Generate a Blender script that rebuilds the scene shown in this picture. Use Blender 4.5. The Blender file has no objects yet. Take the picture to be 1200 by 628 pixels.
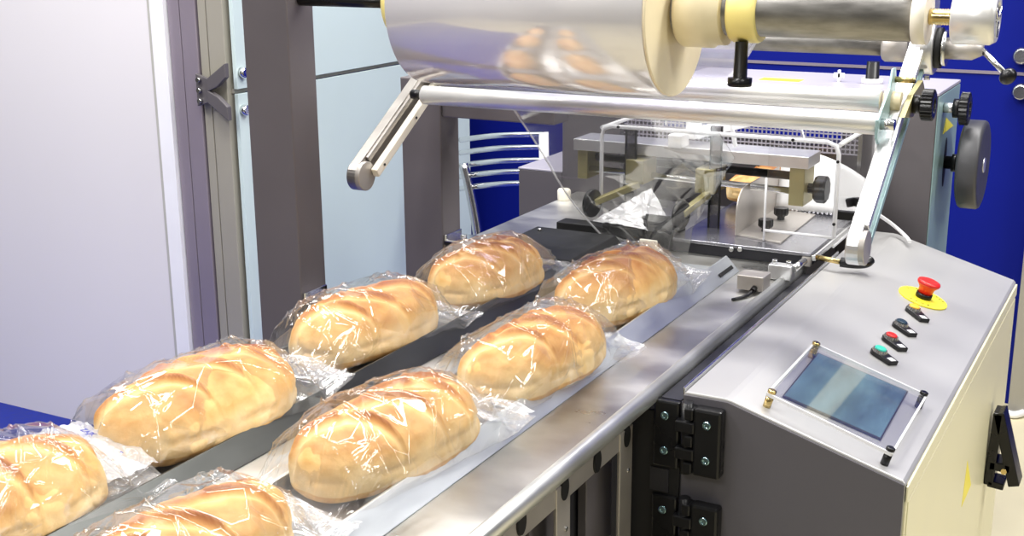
import bpy, math, random
import numpy as np
from mathutils import Vector, Matrix, noise
C = bpy.context.scene.collection
SC = bpy.context.scene
PI = math.pi
# ------------------------------------------------------------------ camera
F_PX, YAW, PIT, ROL, CZ = 1480.0, 0.267207293, -0.494159727, -0.00680305587, 1.43
YAW, PIT = -0.494159727, 0.267207293
Fw = Vector((math.sin(YAW)*math.cos(PIT), math.cos(YAW)*math.cos(PIT), -math.sin(PIT)))
Rt0 = Fw.cross(Vector((0, 0, 1))).normalized(); Up0 = Rt0.cross(Fw)
Rt = Rt0*math.cos(ROL) + Up0*math.sin(ROL); Up = Up0*math.cos(ROL) - Rt0*math.sin(ROL)
cam = bpy.data.cameras.new('camera'); cam.lens = F_PX/1200*36; cam.sensor_width = 36; cam.clip_start = .02
co = bpy.data.objects.new('camera', cam); C.objects.link(co)
m3 = Matrix((Rt, Up, -Fw)).transposed(); co.matrix_world = Matrix.Translation((0, 0, CZ)) @ m3.to_4x4()
SC.camera = co
def ray(px, py):
    return Rt*((px-600)/F_PX) + Up*(-(py-314)/F_PX) + Fw
def G(px, py, z=.85):
    d = ray(px, py); return Vector((0, 0, CZ)) + d*((z-CZ)/d.z)
def GY(px, py, y):
    d = ray(px, py); return Vector((0, 0, CZ)) + d*(y/d.y)
def GX(px, py, x):
    d = ray(px, py); return Vector((0, 0, CZ)) + d*(x/d.x)
# ------------------------------------------------------------------ materials
def mat(name, col=(.5, .5, .5), rough=.5, metal=0., **k):
    m = bpy.data.materials.new(name); m.use_nodes = True
    nt = m.node_tree; b = nt.nodes['Principled BSDF']
    b.inputs['Base Color'].default_value = (*col, 1); b.inputs['Roughness'].default_value = rough; b.inputs['Metallic'].default_value = metal
    for a, v in k.items():
        if a in ('vary', 'scale', 'stretch', 'bump', 'rvary'): continue
        b.inputs[a].default_value = v
    vary = k.get('vary', .06); sc = k.get('scale', 12.); st = k.get('stretch', (1, 1, 1))
    tc = nt.nodes.new('ShaderNodeTexCoord'); mp = nt.nodes.new('ShaderNodeMapping'); mp.inputs['Scale'].default_value = st
    n = nt.nodes.new('ShaderNodeTexNoise'); n.inputs['Scale'].default_value = sc; n.inputs['Detail'].default_value = 5
    nt.links.new(tc.outputs['Object'], mp.inputs[0]); nt.links.new(mp.outputs[0], n.inputs['Vector'])
    r = nt.nodes.new('ShaderNodeMapRange'); r.inputs['From Min'].default_value = .3; r.inputs['From Max'].default_value = .7
    r.inputs['To Min'].default_value = 1-vary; r.inputs['To Max'].default_value = 1+vary
    nt.links.new(n.outputs['Fac'], r.inputs['Value'])
    mx = nt.nodes.new('ShaderNodeVectorMath'); mx.operation = 'SCALE'; mx.inputs[0].default_value = col
    nt.links.new(r.outputs[0], mx.inputs['Scale']); nt.links.new(mx.outputs[0], b.inputs['Base Color'])
    rv = k.get('rvary', .05)
    r2 = nt.nodes.new('ShaderNodeMapRange'); r2.inputs['From Min'].default_value = .3; r2.inputs['From Max'].default_value = .7
    r2.inputs['To Min'].default_value = max(.02, rough-rv); r2.inputs['To Max'].default_value = rough+rv
    nt.links.new(n.outputs['Fac'], r2.inputs['Value']); nt.links.new(r2.outputs[0], b.inputs['Roughness'])
    if k.get('bump'):
        bp = nt.nodes.new('ShaderNodeBump'); bp.inputs['Strength'].default_value = k['bump']; bp.inputs['Distance'].default_value = .001
        nt.links.new(n.outputs['Fac'], bp.inputs['Height']); nt.links.new(bp.outputs[0], b.inputs['Normal'])
    return m
M = {}
M['table'] = mat('table_steel', (.55, .545, .525), .36, .92, vary=.24, scale=5, stretch=(1.4, 2.2, 1), rvary=.10)
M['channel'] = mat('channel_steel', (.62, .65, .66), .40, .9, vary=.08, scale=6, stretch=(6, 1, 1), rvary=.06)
M['chdark'] = mat('dark_channel_steel', (.085, .088, .085), .34, .9, vary=.12, scale=6, stretch=(6, 1, 1), rvary=.06)  # channel steel in a darker colour
M['chrome'] = mat('bright_steel', (.78, .78, .78), .16, 1, vary=.04, rvary=.04)
M['armdark'] = mat('worn_arm_steel', (.33, .31, .29), .34, .85, vary=.15, scale=14)
M['edge'] = mat('table_edge_steel', (.66, .67, .66), .38, .85, vary=.06)
M['bedsteel'] = mat('bed_plate_steel', (.30, .30, .33), .24, .8, vary=.12, scale=10)
M['alu'] = mat('aluminium', (.74, .74, .75), .33, .85, vary=.06, scale=25, stretch=(1, 6, 1))
M['alurod'] = mat('turned_aluminium', (.84, .83, .81), .34, .6, vary=.10, scale=14, stretch=(.5, 2, 2))
M['shaft'] = mat('worn_steel_shaft', (.27, .26, .245), .42, .85, vary=.25, scale=18, stretch=(1.5, 5, 5))
M['conshade'] = mat('shaded_console_steel', (.105, .10, .115), .5, .1, vary=.05, scale=3)  # console metal with the shade of its unlit front put into the colour
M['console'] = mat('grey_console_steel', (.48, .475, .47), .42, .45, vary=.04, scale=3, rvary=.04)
M['conside'] = mat('floor_reflection_yellow', (.80, .76, .52), .38, .1, vary=.04, scale=3)  # floor's yellow reflection painted onto the grey steel side
M['post'] = mat('grey_post_paint', (.135, .12, .128), .42, .25, vary=.07, scale=5)
M['house'] = mat('grey_housing_paint', (.115, .105, .112), .45, .15, vary=.05, scale=5)
M['housetop'] = mat('lit_lilac_grey', (.42, .40, .46), .38, .1, vary=.04, scale=4)  # housing metal lightened as on its lit tops; also colours the mesh
M['black'] = mat('black_plastic', (.007, .007, .008), .30, 0, vary=.1, **{'Specular IOR Level': .35})
M['blackm'] = mat('black_matt', (.010, .010, .011), .55, 0, vary=.15, **{'Specular IOR Level': .3})
M['dark'] = mat('dark_panel', (.016, .016, .022), .5, .1, vary=.1)
M['olive'] = mat('olive_bronze', (.36, .32, .15), .38, .6, vary=.08, scale=30)
M['brass'] = mat('brass', (.62, .47, .20), .25, 1, vary=.08, scale=30)
M['cream'] = mat('cream_nylon', (.80, .70, .46), .38, 0, vary=.05)
M['yellowring'] = mat('yellow_nylon', (.82, .70, .25), .35, 0, vary=.05)
M['ivory'] = mat('ivory_plastic', (.85, .80, .68), .4, 0, vary=.04)
M['white'] = mat('white_plastic', (.86, .86, .87), .4, 0, vary=.03)
M['bracket'] = mat('satin_bracket', (.46, .43, .40), .4, .6, vary=.07, scale=20)
M['red'] = mat('red_plastic', (.66, .02, .015), .32, 0, vary=.04)
M['yellow'] = mat('yellow_plate', (.92, .80, .05), .42, 0, vary=.05)
M['orange'] = mat('orange_lens', (.95, .50, .03), .3, 0, vary=.04)
M['green'] = mat('green_lens', (.05, .60, .45), .3, 0, vary=.1)
M['navy'] = mat('dark_blue_lens', (.01, .035, .06), .25, 0)
M['bluewall'] = mat('blue_wall_panel', (.004, .010, .20), .5, 0, vary=.10, scale=1.2, **{'Specular IOR Level': .12})
M['whitewall'] = mat('white_wall_panel', (.80, .775, .795), .38, 0, vary=.03, scale=.8)
M['trimwhite'] = mat('white_trim', (.88, .88, .92), .4, 0, vary=.02)
M['putty'] = mat('putty_trim', (.50, .49, .45), .5, 0, vary=.03)
M['column'] = mat('mauve_grey_column', (.29, .25, .30), .4, .3, vary=.06, scale=3)
M['beige'] = mat('beige_grey_column', (.34, .32, .27), .45, .1, vary=.06, scale=3)
M['glass'] = mat('pale_blue_glass_panel', (.57, .68, .69), .10, 0, vary=.05, scale=1.5)
M['floor'] = mat('beige_floor', (.72, .65, .44), .45, 0, vary=.04, scale=6)
M['carpet'] = mat('blue_carpet', (.006, .02, .26), .8, 0, vary=.12, scale=60)
M['bolt'] = mat('zinc_bolt', (.35, .55, .60), .2, 1, vary=.1, scale=60)
M['nut'] = mat('steel_bolt', (.6, .6, .6), .22, 1)
M['text'] = mat('printed_ink', (.02, .02, .02), .6, 0)
M['inkblue'] = mat('blue_ink', (.04, .05, .30), .6, 0)
M['teal'] = mat('teal_grey_paint', (.30, .44, .45), .35, .3, vary=.06)
M['wheel'] = mat('charcoal_wheel', (.055, .055, .06), .42, .1, vary=.06)
M['filmroll'] = mat('rolled_clear_film', (.84, .82, .84), .15, .40, vary=.05, scale=3, stretch=(.6, 4, 4), rvary=.06)
M['filmedge'] = mat('wound_film_edge', (.80, .70, .48), .38, 0, vary=.05, scale=20)
# screen glass with faint cloudy streaks of tone
M['screen'] = mat('dark_screen_glass', (.10, .19, .23), .16, .0, vary=.5, scale=9, stretch=(3, .7, 1), rvary=.05)
def film(name, base=.045, gain=1.5, haze=.02, rough=.07, bump=.25, scale=60, attr=False, tint=(1, 1, 1)):
    m = bpy.data.materials.new(name); m.use_nodes = True; nt = m.node_tree; nt.nodes.clear()
    out = nt.nodes.new('ShaderNodeOutputMaterial')
    tr = nt.nodes.new('ShaderNodeBsdfTransparent'); tr.inputs[0].default_value = (.985*tint[0], .985*tint[1], .985*tint[2], 1)
    gl = nt.nodes.new('ShaderNodeBsdfGlossy'); gl.inputs['Roughness'].default_value = rough
    df = nt.nodes.new('ShaderNodeBsdfDiffuse'); df.inputs[0].default_value = (.9, .9, .92, 1)
    fr = nt.nodes.new('ShaderNodeFresnel'); fr.inputs['IOR'].default_value = 1.45
    tc = nt.nodes.new('ShaderNodeTexCoord')
    n = nt.nodes.new('ShaderNodeTexNoise'); n.inputs['Scale'].default_value = scale; n.inputs['Detail'].default_value = 3
    nt.links.new(tc.outputs['Object'], n.inputs['Vector'])
    bp = nt.nodes.new('ShaderNodeBump'); bp.inputs['Strength'].default_value = bump; bp.inputs['Distance'].default_value = .002
    nt.links.new(n.outputs['Fac'], bp.inputs['Height'])
    nt.links.new(bp.outputs[0], gl.inputs['Normal'])
    ma = nt.nodes.new('ShaderNodeMath'); ma.operation = 'MULTIPLY_ADD'; ma.use_clamp = True
    ma.inputs[1].default_value = gain; ma.inputs[2].default_value = base; nt.links.new(fr.outputs[0], ma.inputs[0])
    mn = nt.nodes.new('ShaderNodeMath'); mn.operation = 'MINIMUM'; mn.inputs[1].default_value = .34; nt.links.new(ma.outputs[0], mn.inputs[0])
    m1 = nt.nodes.new('ShaderNodeMixShader'); nt.links.new(mn.outputs[0], m1.inputs[0]); nt.links.new(tr.outputs[0], m1.inputs[1]); nt.links.new(gl.outputs[0], m1.inputs[2])
    m2 = nt.nodes.new('ShaderNodeMixShader'); m2.inputs[0].default_value = haze
    if attr:
        a = nt.nodes.new('ShaderNodeAttribute'); a.attribute_name = 'haze'; nt.links.new(a.outputs['Fac'], m2.inputs[0])
    nt.links.new(m1.outputs[0], m2.inputs[1]); nt.links.new(df.outputs[0], m2.inputs[2]); nt.links.new(m2.outputs[0], out.inputs[0])
    return m
M['bag'] = film('clear_bag_film', attr=True, rough=.06, bump=.06, scale=40, base=.04, gain=1.1)
M['web'] = film('clear_web_film', haze=.012, rough=.08, bump=.08, scale=10, base=.03, gain=.8)
M['feed'] = film('feed_web_film', haze=.22, rough=.12, bump=.05, scale=10, base=.1, gain=1.2, tint=(.92, .92, 1))
M['seal'] = film('heat_seal_film', haze=.16, rough=.12, bump=.3, scale=90, base=.08, gain=1.6)
M['webwhite'] = film('bunched_web_film', haze=.38, rough=.10, bump=.2, scale=30, base=.10, gain=1.6)
M['acrylic'] = film('clear_acrylic', haze=.01, rough=.03, bump=.0, base=.0, gain=.8)
M['acrylicedge'] = film('polished_acrylic_edge', haze=.65, rough=.15, bump=.0, base=.1)
M['smoke'] = film('smoked_acrylic', haze=.02, rough=.05, bump=0., tint=(.45, .44, .46))
# bread: baked colour follows the crust itself (vertex attribute 'bake')
def bread():
    m = bpy.data.materials.new('bread_crust'); m.use_nodes = True; nt = m.node_tree; b = nt.nodes['Principled BSDF']
    a = nt.nodes.new('ShaderNodeAttribute'); a.attribute_name = 'bake'
    tc = nt.nodes.new('ShaderNodeTexCoord'); n = nt.nodes.new('ShaderNodeTexNoise'); n.inputs['Scale'].default_value = 32; n.inputs['Detail'].default_value = 6
    nt.links.new(tc.outputs['Object'], n.inputs['Vector'])
    ad = nt.nodes.new('ShaderNodeMath'); ad.operation = 'MULTIPLY_ADD'; ad.inputs[1].default_value = .60
    nt.links.new(n.outputs['Fac'], ad.inputs[0])
    sb = nt.nodes.new('ShaderNodeMath'); sb.operation = 'SUBTRACT'; sb.inputs[1].default_value = .30
    nt.links.new(a.outputs['Fac'], ad.inputs[2]); nt.links.new(ad.outputs[0], sb.inputs[0])
    cr = nt.nodes.new('ShaderNodeValToRGB'); e = cr.color_ramp.elements
    e[0].position = 0; e[0].color = (.85, .66, .38, 1); e[1].position = 1; e[1].color = (.30, .085, .018, 1)
    for p_, c_ in ((.3, (.79, .54, .24, 1)), (.52, (.70, .40, .135, 1)), (.75, (.50, .215, .055, 1))):
        q = cr.color_ramp.elements.new(p_); q.color = c_
    nt.links.new(sb.outputs[0], cr.inputs[0]); nt.links.new(cr.outputs[0], b.inputs['Base Color'])
    b.inputs['Roughness'].default_value = .55
    b.inputs['Subsurface Weight'].default_value = .05; b.inputs['Subsurface Radius'].default_value = (.012, .006, .002); b.inputs['Subsurface Scale'].default_value = .5
    n2 = nt.nodes.new('ShaderNodeTexNoise'); n2.inputs['Scale'].default_value = 75; n2.inputs['Detail'].default_value = 6
    nt.links.new(tc.outputs['Object'], n2.inputs['Vector'])
    bp = nt.nodes.new('ShaderNodeBump'); bp.inputs['Strength'].default_value = .7; bp.inputs['Distance'].default_value = .002
    nt.links.new(n2.outputs['Fac'], bp.inputs['Height']); nt.links.new(bp.outputs[0], b.inputs['Normal'])
    return m
M['bread'] = bread()
# ------------------------------------------------------------------ geometry builder
class B:
    def __init__(s): s.v = []; s.f = []; s.s = []
    def add(s, vs, fs, sm=False):
        o = len(s.v); s.v += [tuple(v) for v in vs]; s.f += [[i+o for i in f] for f in fs]
        s.s += (sm if isinstance(sm, list) else [sm]*len(fs)); return s
    def box(s, a, b):
        (x0, y0, z0), (x1, y1, z1) = a, b
        return s.add([(x0,y0,z0),(x1,y0,z0),(x1,y1,z0),(x0,y1,z0),(x0,y0,z1),(x1,y0,z1),(x1,y1,z1),(x0,y1,z1)],
                     [[0,3,2,1],[4,5,6,7],[0,1,5,4],[1,2,6,5],[2,3,7,6],[3,0,4,7]])
    def obox(s, p0, p1, w, h, up=(0, 0, 1)):   # bar from p0 to p1, w across, h along up
        p0, p1 = Vector(p0), Vector(p1); d = (p1-p0).normalized(); sd = d.cross(Vector(up)).normalized(); u = sd.cross(d)
        vs = [p+sd*a*w/2+u*b*h/2 for p in (p0, p1) for a, b in ((-1,-1),(1,-1),(1,1),(-1,1))]
        return s.add(vs, [[3,2,1,0],[4,5,6,7],[0,1,5,4],[1,2,6,5],[2,3,7,6],[3,0,4,7]])
    def cyl(s, p0, p1, r, n=28, r1=None, caps=True):
        return s.lathe(p0, p1, [(0, r), (1, r if r1 is None else r1)], n, caps)
    def lathe(s, p0, p1, prof, n=32, caps=True, knurl=0, kn=0):   # prof (t, r), t 0..1 between p0 and p1
        p0, p1 = Vector(p0), Vector(p1); d = (p1-p0).normalized()
        a = Vector((0, 0, 1)) if abs(d.z) < .9 else Vector((1, 0, 0)); x = d.cross(a).normalized(); y = d.cross(x)
        vs = []; fs = []; sm = []
        for t, r in prof:
            c = p0.lerp(p1, t)
            for i in range(n):
                an = 2*PI*i/n; rr = r*(1+knurl*math.cos(kn*an)) if knurl else r
                vs.append(c+x*math.cos(an)*rr+y*math.sin(an)*rr)
        for k in range(len(prof)-1):
            flat = knurl or (prof[k][0] == prof[k+1][0])
            for i in range(n):
                j = (i+1) % n; fs.append([k*n+i, k*n+j, (k+1)*n+j, (k+1)*n+i]); sm.append(not flat)
        if caps:
            fs.append([i for i in range(n)][::-1]); sm.append(False)
            fs.append([(len(prof)-1)*n+i for i in range(n)]); sm.append(False)
        return s.add(vs, fs, sm)
    def tube(s, pts, r, n=12, smooth=0):
        pts = [Vector(p) for p in pts]
        for _ in range(smooth):
            q = [pts[0]]
            for a, b in zip(pts, pts[1:]): q += [a.lerp(b, .25), a.lerp(b, .75)]
            pts = q+[pts[-1]]
        vs = []; fs = []; prev = None
        for i, p in enumerate(pts):
            d = (pts[min(i+1, len(pts)-1)]-pts[max(i-1, 0)]).normalized()
            if prev is None:
                a = Vector((0, 0, 1)) if abs(d.z) < .9 else Vector((1, 0, 0)); x = d.cross(a).normalized()
            else: x = (prev-d*prev.dot(d)).normalized()
            prev = x; y = d.cross(x)
            vs += [p+x*math.cos(2*PI*k/n)*r+y*math.sin(2*PI*k/n)*r for k in range(n)]
        for i in range(len(pts)-1):
            for k in range(n):
                l = (k+1) % n; fs.append([i*n+k, i*n+l, (i+1)*n+l, (i+1)*n+k])
        sm = [True]*len(fs); L = (len(pts)-1)*n
        fs += [list(range(n))[::-1], [L+k for k in range(n)]]; sm += [False, False]
        return s.add(vs, fs, sm)
    def prism(s, poly, axis, a, b, sm=False):   # poly of 2-D points in the other two axes
        def P(q, t):
            return {0: (t, q[0], q[1]), 1: (q[0], t, q[1]), 2: (q[0], q[1], t)}[axis]
        n = len(poly); vs = [P(q, a) for q in poly]+[P(q, b) for q in poly]
        fs = [[i, (i+1) % n, n+(i+1) % n, n+i] for i in range(n)]+[list(range(n))[::-1], list(range(n, 2*n))]
        return s.add(vs, fs, [sm]*n+[False, False])
    def plate(s, quad, th):   # quad of 3-D points, thickened along its normal
        q = [Vector(p) for p in quad]; nrm = (q[1]-q[0]).cross(q[2]-q[0]).normalized()
        n = len(q); vs = q+[p-nrm*th for p in q]
        return s.add(vs, [list(range(n)), list(range(n, 2*n))[::-1]]+[[(i+1) % n, i, n+i, n+(i+1) % n] for i in range(n)])
    def grid(s, fn, nu, nv, closed=False):
        vs = [fn(i/nu, j/nv) for i in range(nu+1) for j in range(nv+1)]
        fs = [[i*(nv+1)+j, (i+1)*(nv+1)+j, (i+1)*(nv+1)+j+1, i*(nv+1)+j+1] for i in range(nu) for j in range(nv)]
        return s.add(vs, fs, True)
def wloc(o):
    v = Vector(o.location)
    while o.parent: o = o.parent; v += Vector(o.location)
    return v
def build(name, b, m, parent=None, bevel=0., loc=None, seg=2, solid=0.):
    me = bpy.data.meshes.new(name)
    org = wloc(parent) if parent else Vector(loc if loc is not None else (0, 0, 0))
    me.from_pydata([tuple(Vector(v)-org) for v in b.v], [], b.f); me.update()
    import bmesh
    bm = bmesh.new(); bm.from_mesh(me)
    if not solid: bmesh.ops.recalc_face_normals(bm, faces=bm.faces)
    bm.to_mesh(me); bm.free()
    me.polygons.foreach_set('use_smooth', b.s)
    me.materials.append(M[m] if isinstance(m, str) else m)
    o = bpy.data.objects.new(name, me); C.objects.link(o)
    if parent: o.parent = parent
    else: o.location = org
    if solid:
        md = o.modifiers.new('solid', 'SOLIDIFY'); md.thickness = solid
    if bevel:
        md = o.modifiers.new('bevel', 'BEVEL'); md.width = bevel; md.segments = seg; md.limit_method = 'ANGLE'; md.angle_limit = .6
    return o
def tag(o, label, cat, group=None):
    o['label'] = label; o['category'] = cat
    if group: o['group'] = group
    return o
def thing(name, label, cat, loc, group=None):
    o = bpy.data.objects.new(name, None); C.objects.link(o); o.location = loc; o.empty_display_size = .05
    return tag(o, label, cat, group)
def struct(name, b, m, **k):
    o = build(name, b, m, **k); o['kind'] = 'structure'; return o
def text(name, body, size, mtx, m, parent, depth=.0004):
    cu = bpy.data.curves.new(name, 'FONT'); cu.body = body; cu.size = size; cu.extrude = depth; cu.align_x = 'CENTER'; cu.align_y = 'CENTER'
    t = bpy.data.objects.new(name, cu); C.objects.link(t)
    dg = bpy.context.evaluated_depsgraph_get(); me = bpy.data.meshes.new_from_object(t.evaluated_get(dg))
    bpy.data.objects.remove(t)
    org = wloc(parent); me.transform(Matrix.Translation(-org) @ mtx)
    me.materials.clear(); me.materials.append(M[m]); o = bpy.data.objects.new(name, me); C.objects.link(o); o.parent = parent
    return o
TZ = .85
# ------------------------------------------------------------------ setting
YB, YW, XG = 3.9, 2.475, -2.13
struct('floor', B().box((-6, -3, -.05), (4, 7, 0)), 'floor')
struct('floor_carpet', B().box((-5.5, -.5, 0), (-1.35, YB-.02, .006)), 'carpet')
wb = struct('wall_back', B().box((-6, YB, 0), (3.5, YB+.1, 3.2)), 'bluewall')
z0 = GY(1060, 80, YB).z
build('joint_strip', B().box((-5, YB-.004, z0-.005), (3, YB, z0+.004)), 'column', wb)
struct('wall_left', B().box((-5.5, YW, .0), (-2.392, YW+.05, 2.6)), 'whitewall')
struct('trim_1', B().box((-2.392, YW-.004, 0), (-2.376, YW+.05, 2.6)), 'putty')
struct('trim_2', B().box((-2.376, YW-.012, 0), (-2.330, YW+.05, 2.6)), 'trimwhite')
def column(name, x0, x1, y0, mt, label, grooves):
    t = thing(name, label, 'column', ((x0+x1)/2, y0, 0))
    bb = B(); xs = [x0]+grooves+[x1]
    for a, b_ in zip(xs, xs[1:]): bb.box((a+.0012, y0, 0), (b_-.0012, y0+.07, 2.6))
    build('profile', bb, mt, t, bevel=.002)
    build('core', B().box((x0+.003, y0+.006, 0), (x1-.003, y0+.066, 2.6)), 'dark', t)
    return t
column('metal_column', -2.328, -2.235, YW, 'column', 'mauve grey aluminium column beside the white wall panel', [-2.288])
bc = column('metal_column', -2.233, -2.150, YW+.005, 'beige', 'beige grey column with a forked glass clamp, beside glass panels', [-2.205])
# forked clamp on the beige column
ca, cb = GY(240, 88, YW-.01), GY(240, 123, YW-.01)
fk = thing('glass_clamp', 'small forked metal clamp holding the edges of the pale glass panels', 'clamp', (ca.x, YW, cb.z))
cz = (ca.z+cb.z)/2; h = abs(ca.z-cb.z)
fx = -2.235
build('base_plate', B().prism([(fx, cz-h*.55), (fx+.045, cz-h*.38), (fx+.045, cz+h*.38), (fx, cz+h*.55)], 1, YW-.016, YW-.006), 'house', fk, bevel=.002)
for sgn in (1, -1):
    build('fork_arm', B().prism([(fx+.042, cz-sgn*.002), (fx+.042, cz+sgn*h*.40), (fx+.105, cz+sgn*h*.95), (fx+.105, cz+sgn*h*.48), (fx+.075, cz+sgn*h*.16)], 1, YW-.024, YW-.008), 'house', fk, bevel=.002)
for dz in (-.5, 0, .5):
    build('bolt', B().cyl((fx+.014, YW-.026, cz+dz*h*.7), (fx+.014, YW-.013, cz+dz*h*.7), .006, 12), 'nut', fk)
zs = GX(422, 82, XG).z
for k, (za, zb) in enumerate(((.02, zs-.006), (zs+.006, 2.5))):
    g = thing('glass_wall_panel', ['lower pale blue glass wall panel below the seam, behind the posts', 'upper pale blue glass wall panel above the seam, behind the posts'][k], 'glass panel', (XG, YW+.02, za))
    build('pane', B().box((XG-.012, YW+.02, za), (XG, 3.66, zb)), 'glass', g, bevel=.001)
    px = (285, 129) if k == 0 else (283, 85)
    q = GX(px[0], px[1], XG)
    bz = q.z
    build('fixing_button', B().lathe((XG, q.y, bz), (XG+.016, q.y, bz), [(0, .014), (.7, .014), (1, .011)], 20), 'chrome', g)
struct('trim_3', B().box((XG-.08, YW+.02, zs-.005), (XG-.014, 3.66, zs+.005)), 'beige')
for px, py, l in ((1198, 65, 'upper'), (1197, 107, 'lower')):
    q = GY(px, py, YB)
    tag(build('wall_button', B().lathe((q.x, YB-.03, q.z), (q.x, YB, q.z), [(0, .018), (.25, .024), (1, .024)], 20), 'nut', loc=(q.x, YB, q.z)), l+' round grey stud on the blue back wall at right edge', 'wall stud')
# post at far right with cable
q = G(1180, 485, 0)
gp = thing('upright_post', 'slim grey upright post standing on the beige floor by blue wall', 'post', (q.x+.03, q.y, 0))
build('shaft', B().box((q.x, q.y, 0.01), (q.x+.075, q.y+.07, 2.4)), 'beige', gp, bevel=.004)
build('foot', B().box((q.x-.004, q.y-.004, 0.0), (q.x+.079, q.y+.074, .015)), 'nut', gp, bevel=.003)
tag(build('cable', B().tube([G(1174, 480, .012), G(1185, 487, .012), G(1200, 484, .012), G(1230, 470, .012), G(1260, 440, .012)], .011, 10, 2), 'white', loc=q), 'white cable lying on the beige floor round the slim post', 'cable')
# black clip stand right of the console
q = GX(1176, 500, -.2)
def bclip():
    y = min(2.38, GX(1158, 560, -.236).y)
    t = thing('cam_lever', 'black wedge shaped lever clip on the side of the control cabinet', 'lever', tuple(GY(1160, 560, y)))
    bb = B()
    def bar(p0, p1, w=.016): bb.obox(GY(*p0, y), GY(*p1, y), .045, w, up=(1, 0, 0.01))
    bar((1172, 480), (1160, 563), .016); bar((1172, 480), (1190, 565), .019); bar((1161, 540), (1186, 545), .016)
    bar((1159, 561), (1178, 566), .012)
    build('lever_frame', bb, 'black', t, bevel=.002)
    p = GY(1176, 553, y-.024)
    build('pin', B().cyl(p, (p.x, p.y+.02, p.z), .005, 12), 'brass', t)
bclip()
# wire rack at the left back
def rack():
    y = 3.15
    t = thing('wire_rack', 'chrome wire rack with curved bars in front of the blue wall', 'rack', (-1.7, y, 0))
    build('upright', B().tube([GY(637, 155, y), GY(640, 300, y), Vector((GY(640, 300, y).x, y, 0.02))], .014, 12), 'white', t)
    cp = [GY(543, 192, y), GY(549, 215, y), GY(556, 250, y), GY(562, 290, y), GY(566, 330, y)]
    cp.append(Vector((cp[-1].x, y, .02)))
    build('upright', B().tube(cp, .014, 12, 1), 'nut', t)
    for i, py in enumerate((160, 175, 190, 203, 217)):
        pts = [GY(540, py+4, y+.05), GY(560, py+1, y), GY(590, py-2, y-.01), GY(640, py-3, y)]
        build('wire_bar', B().tube(pts, .008, 10, 2), 'chrome', t)
rack()
# ------------------------------------------------------------------ conveyor table
XA, XL = -.558, -1.085
tb = thing('conveyor_table', 'long steel conveyor table carrying two channels of wrapped loaves', 'table', (-.85, 1.2, 0))
build('tabletop', B().box((XL, .25, TZ-.012), (XA-.012, 2.5, TZ)).box((-1.181, 1.93, TZ-.012), (XL, 2.5, TZ)), 'table', tb)
# rolled front edge
pr_ = [(XA-.014, TZ), (XA-.013, TZ+.004), (XA-.009, TZ+.006), (XA-.004, TZ+.005), (XA, TZ+.001), (XA+.001, TZ-.006), (XA, TZ-.015), (XA-.006, TZ-.017), (XA-.014, TZ-.017)]
build('rolled_edge', B().prism(pr_, 1, .25, 2.12, True), 'edge', tb)
XR = -.590
rb = B()
rb.box((XR-.004, .3, .776), (XR, 1.40, .826))
build('side_rail', rb, 'bracket', tb, bevel=.001)
for px, py in ((660.5, 572), (699, 540), (733.5, 511), (610, 612)):
    q = GX(px, py, XR)
    build('slot_hole', B().add([(XR+.0026, q.y+.0098*math.cos(a), q.z+.0145*math.sin(a)) for a in [2*PI*i/24 for i in range(24)]]+[(XR-.001, q.y+.0105*math.cos(a), q.z+.0165*math.sin(a)) for a in [2*PI*i/24 for i in range(24)]], [list(range(24)), list(range(24, 48))]+[[i, (i+1) % 24, 24+(i+1) % 24, 24+i] for i in range(24)]), 'blackm', tb)
for a, b_ in ((651, 667), (724.5, 738.5), (560, 578)):
    y0_, y1_ = GX(a, 600, XR).y, GX(b_, 600, XR).y
    lg = build('leg_plate', B().box((XR-.003, y0_, .02), (XR+.0015, y1_, .800)), 'bracket', tb, bevel=.001)
    for zz in (.74, .60): build('screw', B().cyl((XR+.001, (y0_+y1_)/2+.006, zz), (XR+.003, (y0_+y1_)/2+.006, zz), .003, 10), 'nut', lg)
build('inner_panel', B().box((-.64, .3, .05), (-.63, 1.40, .80)), 'dark', tb)
ip = B()
for px in (690, 625): 
    yy = GX(px, 600, -.625).y; ip.box((-.627, yy-.03, .05), (-.615, yy+.05, .80))
build('inner_post', ip, 'house', tb, bevel=.001)
build('leg', B().box((-1.07, .5, .0), (-1.03, .54, TZ-.012)), 'post', tb, bevel=.002)
build('leg', B().box((-1.07, 1.9, .0), (-1.03, 1.94, TZ-.012)), 'post', tb, bevel=.002)
build('leg', B().box((-.66, .5, .0), (-.62, .54, TZ-.012)), 'post', tb, bevel=.002)
build('under_deck', B().box((-1.17, 2.0, .0), (-.66, 2.5, TZ-.012)), 'dark', tb)
# channels
LH = .0255
def rail(xlip, foot, y0, y1, inner):
    # folded sheet: inner wall up, lip, 45 degree outer face down to the foot
    t = .0018; s = 1 if foot > xlip else -1
    if inner: poly = [(xlip-s*.004, TZ+.0015), (xlip-s*.004, TZ+LH-.001), (xlip-s*.002, TZ+LH), (xlip, TZ+LH), (foot, TZ+.0012), (foot, TZ+.0004)]
    return poly
def channel(name, label, x0, x1, y0, y1, mt, mtf, flare=None):
    t = thing(name, label, 'channel', ((x0+x1)/2, y0, TZ), 'product channels on the table')
    w = .023
    for (lip, foot) in ((x0, x0-w), (x1, x1+w)):
        build('side_wall', B().prism(rail(lip, foot, y0, y1, True), 1, y0, y1), mt, t, bevel=.0007)
    build('channel_floor', B().box((x0+.0045, y0, TZ+.0008), (x1-.0045, y1, TZ+.0030)), mtf, t)
    return t
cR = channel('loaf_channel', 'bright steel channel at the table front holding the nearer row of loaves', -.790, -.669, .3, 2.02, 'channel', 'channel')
cL = channel('loaf_channel', 'dark steel channel at the back holding the farther row of loaves', -1.048, -.900, .3, 1.99, 'chdark', 'chdark')
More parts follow.
